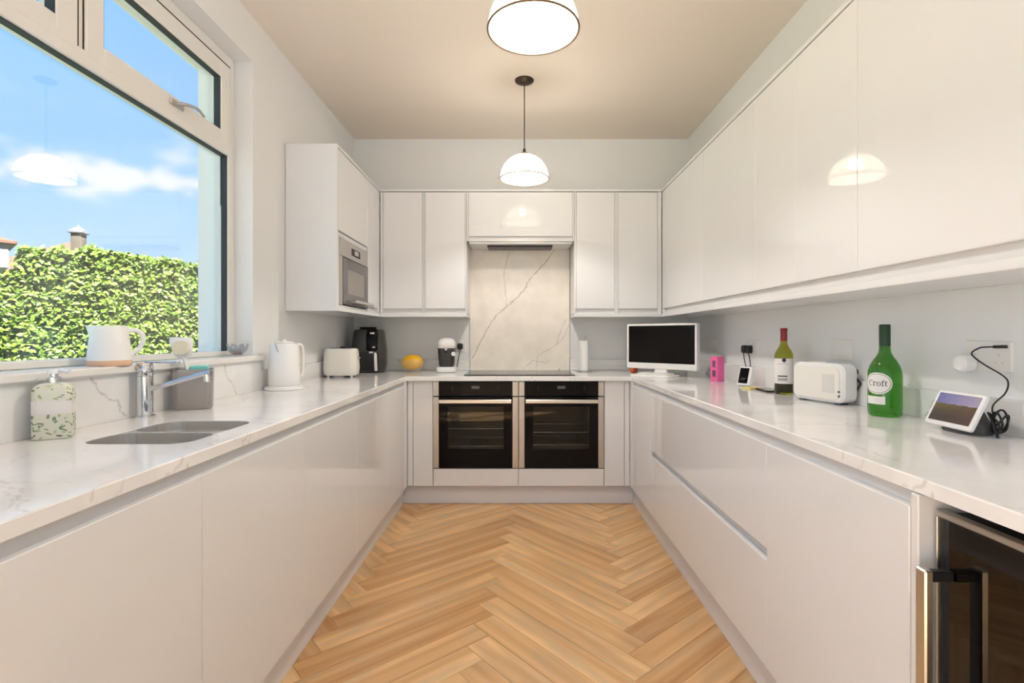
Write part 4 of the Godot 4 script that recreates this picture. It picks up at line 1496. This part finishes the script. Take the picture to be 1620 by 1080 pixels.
func oval_cols(a: float, b: float, y: float) -> Array:
	var c := []
	for i in 25:
		var s := -cos(PI * i / 24.0)
		var h := b * sqrt(maxf(0.0, 1.0 - s * s))
		c.append([s * a, y - h, y + h])
	return c

func band(s0: float, s1: float, y0: float, y1: float, n := 12) -> Array:
	var c := []
	for i in n + 1:
		c.append([lerpf(s0, s1, float(i) / n), y0, y1])
	return c

func wrapped_text(text: String, height: float, rad: float, th: float, y: float, m: Material, under: Node, called := "lettering"):
	var tm := TextMesh.new()
	var f := SystemFont.new()
	f.font_names = PackedStringArray(["Droid Serif"])
	tm.font = f
	tm.text = text
	tm.font_size = 32
	tm.pixel_size = height / 24.0
	tm.depth = 0.0006
	tm.curve_step = 2.0
	var arr := tm.get_mesh_arrays()
	var v: PackedVector3Array = arr[Mesh.ARRAY_VERTEX]
	var ids: PackedInt32Array = arr[Mesh.ARRAY_INDEX]
	var st := mb()
	var q := []
	for p in v:
		var t := th + p.x / rad
		q.append(Vector3(sin(t), 0, cos(t)) * (rad + p.z) + Vector3(0, y + p.y, 0))
	for i in range(0, ids.size(), 3):
		st.add_vertex(q[ids[i]])
		st.add_vertex(q[ids[i + 1]])
		st.add_vertex(q[ids[i + 2]])
	return obj(called, st, m, under)

func build_right_items():
	# pink box
	var t := thing("pink_box", "small upright bright pink box with grey printed marks, near the television", "box", P(1.236, TOP, 3.17), 0.413)
	var st := mb()
	box(st, Vector3(0, 0.0765, 0), Vector3(0.058, 0.152, 0.058), 0.0015)
	obj("carton", st, M.pink, t)
	st = mb()
	for s in [[0.11, 0.036], [0.062, 0.014], [0.043, 0.02]]:
		box(st, Vector3(-0.0292, s[0], 0.002), Vector3(0.0006, s[1], 0.026))
		box(st, Vector3(-0.0292, s[0] - s[1] * 0.62, 0.002), Vector3(0.0006, 0.003, 0.034))
	obj("print", st, M.print_grey, t)
	# small screen on a white stand
	t = thing("photo_frame", "small leaning white frame with a dark screen, between the pink box and the wine", "frame", P(1.262, TOP + 0.002, 2.86), -1.0)
	st = mb()
	var lean := turned(Vector3(0, 0.0, 0), 0, -0.30)
	plate(st, rrect(0.080, 0.108, 0.006, 4), -0.008, 0.008, lean * Transform3D(Basis.IDENTITY, Vector3(0, 0.055, 0)), 0.002)
	obj("frame", st, M.white_plastic, t)
	st = mb()
	plate(st, rrect(0.056, 0.088, 0.003, 3), 0.0078, 0.0088, lean * Transform3D(Basis.IDENTITY, Vector3(-0.005, 0.056, 0)), 0.0003)
	obj("screen", st, M.black_glass, t)
	st = mb()
	box(st, Vector3(0, 0.035, -0.045), Vector3(0.03, 0.004, 0.085), 0.001, turned(Vector3.ZERO, 0, 0.5))
	obj("prop", st, M.charcoal, t)
	# socket with two black adapters
	wall_plate("right", 3.03, 1.110, 0.150, "double socket holding two black adapters, above the small dark screen", 2)
	plug("right", 3.105, 1.100, "far black adapter of the pair in the double socket, its cable hanging down", [P(1.372, 1.04, 3.10), P(1.368, 0.98, 3.06), P(1.36, 0.93, 3.02), P(1.34, 0.9035, 2.99)], 0.95)
	plug("right", 3.045, 1.100, "near black adapter of the pair in the double socket, its cable hanging down", [P(1.372, 1.05, 3.03), P(1.366, 0.98, 3.0), P(1.35, 0.93, 2.96), P(1.31, 0.9035, 2.94)], 0.95)
	wall_plate("right", 3.62, 1.11, 0.086, "blank pale wall plate beside the television", 1, true)
	st = mb()
	loft(st, [[0.0005, 0.09, 0.06, 0.004], [0.010, 0.09, 0.06, 0.004]], 3)
	var o := obj("note_pad", st, M.pale_yellow)
	o.transform = turned(P(1.238, TOP, 2.70), 0.35)
	tag(o, "pale yellow pad lying flat in front of the small dark screen", "note pad")
	t = thing("mobile_phone", "flat black phone lying beside the wine bottle", "phone", P(1.268, TOP, 2.595), 1.5)
	st = mb()
	prism(st, rrect(0.145, 0.070, 0.008, 4), 0.0005, 0.0085, Transform3D.IDENTITY, 0.001)
	obj("case", st, M.black_plastic, t)
	st = mb()
	prism(st, rrect(0.137, 0.063, 0.006, 4), 0.0085, 0.0091)
	obj("screen", st, M.black_glass, t)
	st = mb()
	box(st, Vector3(0, 0.047, 0), Vector3(0.003, 0.094, 0.14), 0.0008, turned(Vector3.ZERO, 0, 0, -0.12))
	o = obj("card", st, M.label_paper)
	o.transform = turned(P(1.362, TOP + 0.0005, 2.775), 0)
	tag(o, "blank white card leaning on the upstand behind the yellow pad", "card")

	# red capped wine bottle
	t = thing("wine_bottle", "dark wine bottle with a red capsule and a white label, left of the radio", "bottle", P(1.282, TOP, 2.466))
	st = mb()
	lathe(st, [Vector2(0, 0.004), Vector2(0.02, 0.0005), Vector2(0.038, 0.0005), Vector2(0.0412, 0.005), Vector2(0.0412, 0.178), Vector2(0.0395, 0.194), Vector2(0.033, 0.210), Vector2(0.023, 0.225), Vector2(0.0165, 0.240), Vector2(0.0145, 0.258), Vector2(0.0142, 0.310), Vector2(0, 0.311)], 40)
	obj("glass_body", st, M.olive_bottle, t)
	st = mb()
	lathe(st, [Vector2(0, 0.008), Vector2(0.038, 0.008), Vector2(0.0385, 0.15), Vector2(0, 0.15)], 32)
	obj("wine", st, M.dark_wine, t)
	st = mb()
	lathe(st, [Vector2(0.0152, 0.254), Vector2(0.0150, 0.300), Vector2(0.0158, 0.303), Vector2(0.0158, 0.315), Vector2(0.014, 0.317), Vector2(0, 0.317)], 28)
	obj("capsule", st, M.red_foil, t)
	var fac := atan2(-1.282, 2.466)
	st = mb()
	decal(st, 0.0415, fac - 0.15, band(-0.062, 0.055, 0.052, 0.172, 24))
	var lb := obj("label", st, M.label_paper, t)
	st = mb()
	decal(st, 0.0418, fac + 0.02, oval_cols(0.009, 0.010, 0.164))
	for s in [[0.146, 0.0012], [0.085, 0.006], [0.073, 0.004], [0.066, 0.003]]:
		decal(st, 0.0418, fac - 0.15, band(-0.022, 0.022, s[0], s[0] + s[1], 6))
	obj("emblem", st, M.ink, lb)

	# radio
	t = thing("radio", "rounded white table radio between the two bottles", "radio", P(1.292, TOP, 2.172), -1.297)
	st = mb()
	var shape := Transform3D(Basis.IDENTITY, Vector3(0, 0.0855, 0))
	plate(st, rrect(0.262, 0.160, 0.036, 8), -0.036, 0.030, shape, 0.009)
	obj("case", st, M.white_plastic, t)
	st = mb()
	plate(st, rrect(0.226, 0.134, 0.024, 6), 0.0295, 0.0335, shape, 0.0015)
	obj("front_grille", st, M.cream_plastic, t)
	st = mb()
	box(st, Vector3(0.06, 0.084, 0.0339), Vector3(0.058, 0.075, 0.001), 0.0003)
	obj("display", st, mat("pale_grey", hexa(226, 223, 217), 0.3), t)
	st = mb()
	loft(st, [[0.164, 0.08, 0.016, 0.007, -0.02, -0.004], [0.1705, 0.07, 0.012, 0.005, -0.02, -0.004]], 4)
	obj("top_button", st, M.steel, t)
	for y in [0.036, 0.054]:
		st = mb()
		cyl(st, Vector3(0.110, y, 0.030), Vector3(0.110, y, 0.0355), 0.0035, 12)
		obj("knob", st, M.charcoal, t)
	for x in [-0.09, 0.09]:
		st = mb()
		box(st, Vector3(x, 0.003, -0.002), Vector3(0.03, 0.0055, 0.04), 0.001)
		obj("foot", st, M.black_plastic, t)
	t = thing("power_lead", "short black lead showing at the near end of the radio", "cable", P(1.37, TOP, 2.09))
	st = mb()
	tube(st, spline([Vector3(0.004, 0.135, 0.02), Vector3(-0.006, 0.13, 0.006), Vector3(-0.008, 0.115, 0.02), Vector3(0.0, 0.09, 0.045)], 6), 0.010, 10, 0.004)
	tube(st, spline([Vector3(0.0, 0.09, 0.045), Vector3(-0.004, 0.05, 0.02), Vector3(-0.004, 0.0045, -0.02)], 6), 0.0035, 8)
	obj("lead", st, M.black_plastic, t)
	wall_plate("right", 2.205, 1.120, 0.146, "white switch plate on the wall above the radio", 3, true)

	# big green bottle
	t = thing("green_bottle", "large clear green bottle with an oval white label, right of the radio", "bottle", P(1.287, TOP, 1.795))
	st = mb()
	lathe(st, [Vector2(0, 0.006), Vector2(0.025, 0.0005), Vector2(0.045, 0.0005), Vector2(0.0505, 0.006), Vector2(0.0515, 0.03), Vector2(0.0515, 0.140), Vector2(0.050, 0.156), Vector2(0.045, 0.174), Vector2(0.036, 0.192), Vector2(0.025, 0.208), Vector2(0.0185, 0.222), Vector2(0.0165, 0.245), Vector2(0.016, 0.312), Vector2(0, 0.313)], 48)
	obj("glass_body", st, M.green_bottle, t)
	st = mb()
	lathe(st, [Vector2(0.0170, 0.243), Vector2(0.0172, 0.316), Vector2(0.015, 0.319), Vector2(0, 0.319)], 28)
	obj("cap", st, M.dark_cap, t)
	var th := atan2(-1.287, 1.795) - 0.44
	st = mb()
	decal(st, 0.0518, th, oval_cols(0.045, 0.0375, 0.115))
	lb = obj("oval_label", st, M.label_paper, t)
	st = mb()
	for k in 32:
		var a0 := TAU * k / 32
		var a1 := TAU * (k + 1) / 32
		st.set_smooth_group(1)
		var q := []
		for e in [[a0, 1.0], [a1, 1.0], [a1, 0.96], [a0, 0.96]]:
			var ang: float = th + cos(e[0]) * 0.041 * e[1] / 0.0521
			q.append(Vector3(sin(ang), 0, cos(ang)) * 0.0521 + Vector3(0, 0.115 + sin(e[0]) * 0.0335 * e[1], 0))
		quad(st, q[0], q[1], q[2], q[3], q[0] * Vector3(1, 0, 1))
	obj("border", st, M.ink, lb)
	wrapped_text("Croft", 0.0195, 0.0519, th, 0.115, M.ink, lb)
	st = mb()
	decal(st, 0.0518, th, band(-0.04, 0.024, 0.043, 0.070, 14))
	obj("strip_label", st, M.label_paper, t)

	# smart display
	t = thing("tablet_display", "small tilted screen in a white surround showing a dusk landscape, on a grey foot", "tablet", P(1.2435, TOP, 1.489), -PI / 2 - 0.05)
	var tilt := turned(Vector3(0, 0.016, 0), 0, -0.447) * Transform3D(Basis.IDENTITY, Vector3(0, 0.055, 0))
	st = mb()
	plate(st, rrect(0.170, 0.110, 0.008, 5), -0.010, 0.0, tilt, 0.0025)
	obj("surround", st, M.white_plastic, t)
	st = mb()
	var q := [Vector3(-0.074, -0.042, 0.0008), Vector3(0.074, -0.042, 0.0008), Vector3(0.074, 0.046, 0.0008), Vector3(-0.074, 0.046, 0.0008)]
	quad(st, tilt * q[0], tilt * q[1], tilt * q[2], tilt * q[3], tilt.basis * Vector3.BACK, Vector2(0, 1), Vector2(1, 1), Vector2(1, 0), Vector2(0, 0))
	for k in 4:
		quad(st, tilt * q[k], tilt * q[(k + 1) % 4], tilt * (q[(k + 1) % 4] - Vector3(0, 0, 0.0012)), tilt * (q[k] - Vector3(0, 0, 0.0012)), tilt.basis * (q[k] + q[(k + 1) % 4]), Vector2(0.02, 0.98), Vector2(0.03, 0.98), Vector2(0.03, 0.99), Vector2(0.02, 0.99))
	obj("screen", st, M.landscape_screen, t)
	st = mb()
	loft(st, [[0.0005, 0.120, 0.095, 0.047, 0.0, -0.062], [0.006, 0.126, 0.102, 0.05, 0.0, -0.062], [0.03, 0.116, 0.09, 0.044, 0.0, -0.060], [0.06, 0.09, 0.062, 0.03, 0.0, -0.058], [0.085, 0.06, 0.03, 0.014, 0.0, -0.056]], 8)
	obj("foot", st, mat("grey_cloth", hexa(92, 91, 92), 0.9), t)
	t = thing("cable_bundle", "tangle of black cable loops behind the near side of the tilted screen", "cable", P(1.315, TOP, 1.408))
	st = mb()
	for k in 5:
		var pts := []
		var tl := -0.5 + k * 0.35
		for i in 25:
			var a := TAU * i / 24 + k
			var wd := 0.016 - 0.002 * (k % 3)
			pts.append(Vector3(cos(a) * wd * sin(tl * 1.7) + k * 0.004 - 0.008, 0.038 + sin(a) * (0.033 - 0.006 * ((k * 2) % 3)) + 0.006 * cos(a * 2.0 + k), cos(a) * wd * cos(tl * 1.7) + sin(a) * 0.012 * (k - 2) * 0.6 + 0.002 * k))
		tube(st, pts, 0.0028, 7)
	obj("loops", st, M.black_plastic, t)
	wall_plate("right", 1.515, 1.119, 0.152, "double socket with a round white adapter, above the tilted screen", 2)
	t = thing("smart_plug", "round white adapter in the double socket above the tilted screen", "plug", P(WR - 0.0075, 1.095, 1.565), -PI / 2)
	st = mb()
	cyl(st, Vector3(0, 0, 0.0003), Vector3(0, 0, 0.042), 0.026, 32, 0.006)
	obj("body", st, M.white_plastic, t)
	t = thing("charging_cable", "black cable looping from the socket down behind the tilted screen", "cable", P(WR - 0.008, 1.148, 1.449))
	var pts := []
	for c in [[1.372, 1.147, 1.468], [1.355, 1.146, 1.484], [1.348, 1.142, 1.4985], [1.345, 1.1246, 1.517], [1.345, 1.097, 1.478], [1.345, 1.070, 1.422], [1.345, 1.0505, 1.404], [1.342, 1.020, 1.410], [1.315, 0.985, 1.417], [1.312, 0.950, 1.41]]:
		pts.append(P(c[0] - WR + 0.008, c[1] - 1.148, c[2] - 1.449))
	st = mb()
	tube(st, spline(pts, 8), 0.0022, 8)
	obj("cable", st, M.black_plastic, t)
	st = mb()
	cyl(st, P(-0.0005, 0.0, 0.0), P(-0.020, -0.001, 0.024), 0.0045, 12, 0.001)
	obj("connector", st, M.black_plastic, t)

# ---------------------------------------------------------------- garden and beyond
func build_outside():
	var st := mb()
	span(st, -60, 30, -0.9, -0.45, -40, 60)
	struct("ground", st, M.lawn, "green lawn outside the house", "lawn")
	st = mb()
	span(st, -4.2, 8.0, -0.449, -0.33, -14, 12)  # added paving out of view, so reflections and bounce stay less green
	struct("added_patio", st, M.added_patio, "added pale paving out of view, keeps green out of reflections and bounced light", "paving")
	# hedge: a trimmed wall of small leaves
	var line := [Vector3(-10.2, 2.0, 4.7), Vector3(-6.50, 1.98, 6.58), Vector3(-6.44, 2.34, 6.62), Vector3(-5.6, 2.34, 7.1), Vector3(-4.9, 2.27, 7.5), Vector3(-3.2, 2.24, 8.6), Vector3(-1.8, 2.2, 9.6)]
	var t := thing("hedge", "tall clipped bright green hedge seen through the window", "hedge")
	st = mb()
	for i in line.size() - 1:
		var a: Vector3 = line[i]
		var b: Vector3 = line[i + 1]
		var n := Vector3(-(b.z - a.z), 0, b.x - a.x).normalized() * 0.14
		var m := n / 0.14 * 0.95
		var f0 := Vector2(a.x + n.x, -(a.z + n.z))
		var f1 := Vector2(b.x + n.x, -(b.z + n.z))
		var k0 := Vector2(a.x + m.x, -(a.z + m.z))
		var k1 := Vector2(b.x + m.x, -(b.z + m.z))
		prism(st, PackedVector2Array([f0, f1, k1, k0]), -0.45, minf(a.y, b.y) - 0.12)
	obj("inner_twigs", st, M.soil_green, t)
	var leaf := mb()
	leaf.set_smooth_group(1)
	var rows := [[0.0, 0.0, 0.0], [0.30, 0.26, 0.035], [0.65, 0.24, 0.03], [1.0, 0.0, -0.05]]
	for i in 3:
		for e in [-1.0, 1.0]:
			var p: Array = rows[i]
			var q: Array = rows[i + 1]
			var p0 := Vector3(0, p[0], p[2])
			var p1 := Vector3(p[1] * e, p[0], p[2] + absf(p[1]) * 0.3)
			var q0 := Vector3(0, q[0], q[2])
			var q1 := Vector3(q[1] * e, q[0], q[2] + absf(q[1]) * 0.3)
			tri(leaf, p0, q0, q1, Vector3.BACK)
			if p[1] > 0.0:
				tri(leaf, p0, q1, p1, Vector3.BACK)
	var lm := mat("hedge_leaf", Color.WHITE, 0.6)
	lm.vertex_color_use_as_albedo = true
	lm.backlight_enabled = true
	lm.backlight = Color(0.55, 0.6, 0.2)
	leaf.generate_normals()
	var mesh := leaf.commit()
	mesh.surface_set_material(0, lm)
	var mm := MultiMesh.new()
	mm.transform_format = MultiMesh.TRANSFORM_3D
	mm.use_colors = true
	mm.mesh = mesh
	var rng := RandomNumberGenerator.new()
	rng.seed = 12
	var nz := FastNoiseLite.new()
	nz.seed = 6
	nz.frequency = 1.3
	var xs := []
	var cs := []
	for i in line.size() - 1:
		var a: Vector3 = line[i]
		var b: Vector3 = line[i + 1]
		var len_ := Vector2(b.x - a.x, b.z - a.z).length()
		var back := Vector3(-(b.z - a.z), 0, b.x - a.x).normalized()
		for k in int(len_ * 8500):
			var u := rng.randf()
			var c := a.lerp(b, u)
			var hgt := c.y + nz.get_noise_2d(c.x * 2.0, c.z * 2.0) * 0.10 + nz.get_noise_2d(c.x * 7.0, c.z * 7.0) * 0.06
			var on_top := rng.randf() < 0.22
			var y := hgt - absf(rng.randfn(0.0, 0.035)) if on_top else lerpf(0.1, hgt, rng.randf())
			var depth := rng.randf() * 0.9 if on_top else absf(rng.randfn(0.0, 0.07)) + 0.10 * nz.get_noise_3d(c.x * 4.0, y * 4.0, c.z * 4.0)
			var pos := Vector3(c.x, y, c.z) + back * depth
			pos.z = -pos.z
			var face := Vector3(-back.x, 0, back.z)
			var nrm := (face * (0.35 if on_top else 0.8) + Vector3.UP * (1.0 if on_top else 0.55) + Vector3(rng.randfn(0, 0.55), rng.randfn(0, 0.5), rng.randfn(0, 0.55))).normalized()
			var up := Vector3(rng.randf_range(-1, 1), rng.randf_range(-0.4, 1), rng.randf_range(-1, 1))
			up = (up - nrm * up.dot(nrm)).normalized()
			var s := rng.randf_range(0.05, 0.095)
			xs.append(Transform3D(Basis(up.cross(nrm) * s, up * s, nrm * s), pos))
			var v := rng.randf()
			cs.append(Color(0.070, 0.128, 0.004).lerp(Color(0.118, 0.168, 0.013), v * v) if v > 0.15 else Color(0.05, 0.09, 0.005))
	mm.instance_count = xs.size()
	for i in xs.size():
		mm.set_instance_transform(i, xs[i])
		mm.set_instance_color(i, cs[i])
	var mi := MultiMeshInstance3D.new()
	mi.multimesh = mm
	mi.name = "foliage"
	mi.set_meta("kind", "stuff")
	t.add_child(mi, true)

	# neighbouring house at the left edge: white upper wall with shade in its colour, tiled roof, brown wall below
	t = thing("neighbour_house", "neighbouring house with a white boxed eave and tiled roof at the left edge", "house", P(-12.95, -0.45, 8.68), 0.87)
	st = mb()
	box(st, Vector3(-0.4, 1.5, -1.6), Vector3(5.0, 3.0, 4.0))
	obj("lower_wall", st, M.brown, t)
	st = mb()
	box(st, Vector3(0, 3.255, -1.6), Vector3(6.0, 0.49, 5.0), 0.01)
	obj("upper_wall", st, M.shaded_render, t)
	st = mb()
	var e := 3.12
	for s in [[Vector3(-e, 3.55, 1.0), Vector3(e, 3.55, 1.0), Vector3(0, 1, 0.4)], [Vector3(-e, 3.55, -4.2), Vector3(e, 3.55, -4.2), Vector3(0, 1, -0.4)], [Vector3(e, 3.55, 1.0), Vector3(e, 3.55, -4.2), Vector3(1, 0.5, 0)], [Vector3(-e, 3.55, 1.0), Vector3(-e, 3.55, -4.2), Vector3(-1, 0.5, 0)]]:
		tri(st, s[0], s[1], Vector3(0, 4.75, -1.6), s[2])
	box(st, Vector3(0, 3.525, -1.6), Vector3(6.24, 0.05, 5.2), 0.01)
	obj("roof", st, M.roof_tile, t)

	# roof with a lead capped cupola showing above the hedge
	t = thing("cupola_house", "distant house with a stone cupola under a grey cap above the hedge", "house", P(-13.72, -0.45, 16.0), 0.2)
	st = mb()
	box(st, Vector3(-0.6, 1.8, -2.0), Vector3(3.8, 3.6, 4.0))
	obj("wall", st, M.stone, t)
	st = mb()
	for q in [[Vector3(-2.9, 3.6, 0.3), Vector3(1.5, 3.6, 0.3), Vector3(0, 0.8, 1)], [Vector3(1.5, 3.6, 0.3), Vector3(1.5, 3.6, -4.2), Vector3(1, 0.8, 0)], [Vector3(1.5, 3.6, -4.2), Vector3(-2.9, 3.6, -4.2), Vector3(0, 0.8, -1)], [Vector3(-2.9, 3.6, -4.2), Vector3(-2.9, 3.6, 0.3), Vector3(-1, 0.8, 0)]]:
		tri(st, q[0], q[1], Vector3(-0.75, 4.82, -1.2), q[2])
	quad(st, Vector3(-2.9, 3.6, 0.3), Vector3(1.5, 3.6, 0.3), Vector3(1.5, 3.6, -4.2), Vector3(-2.9, 3.6, -4.2), Vector3.DOWN)
	obj("roof", st, M.roof_tile, t)
	st = mb()
	loft(st, [[3.9, 0.29, 0.29, 0.02], [4.84, 0.29, 0.29, 0.02]], 2)
	var cu := obj("cupola", st, M.stone, t)
	st = mb()
	loft(st, [[4.84, 0.42, 0.42, 0.01], [4.89, 0.42, 0.42, 0.01], [5.03, 0.14, 0.14, 0.01], [5.06, 0.05, 0.05, 0.005], [5.13, 0.03, 0.03, 0.005]], 2)
	obj("cap", st, M.lead, cu)
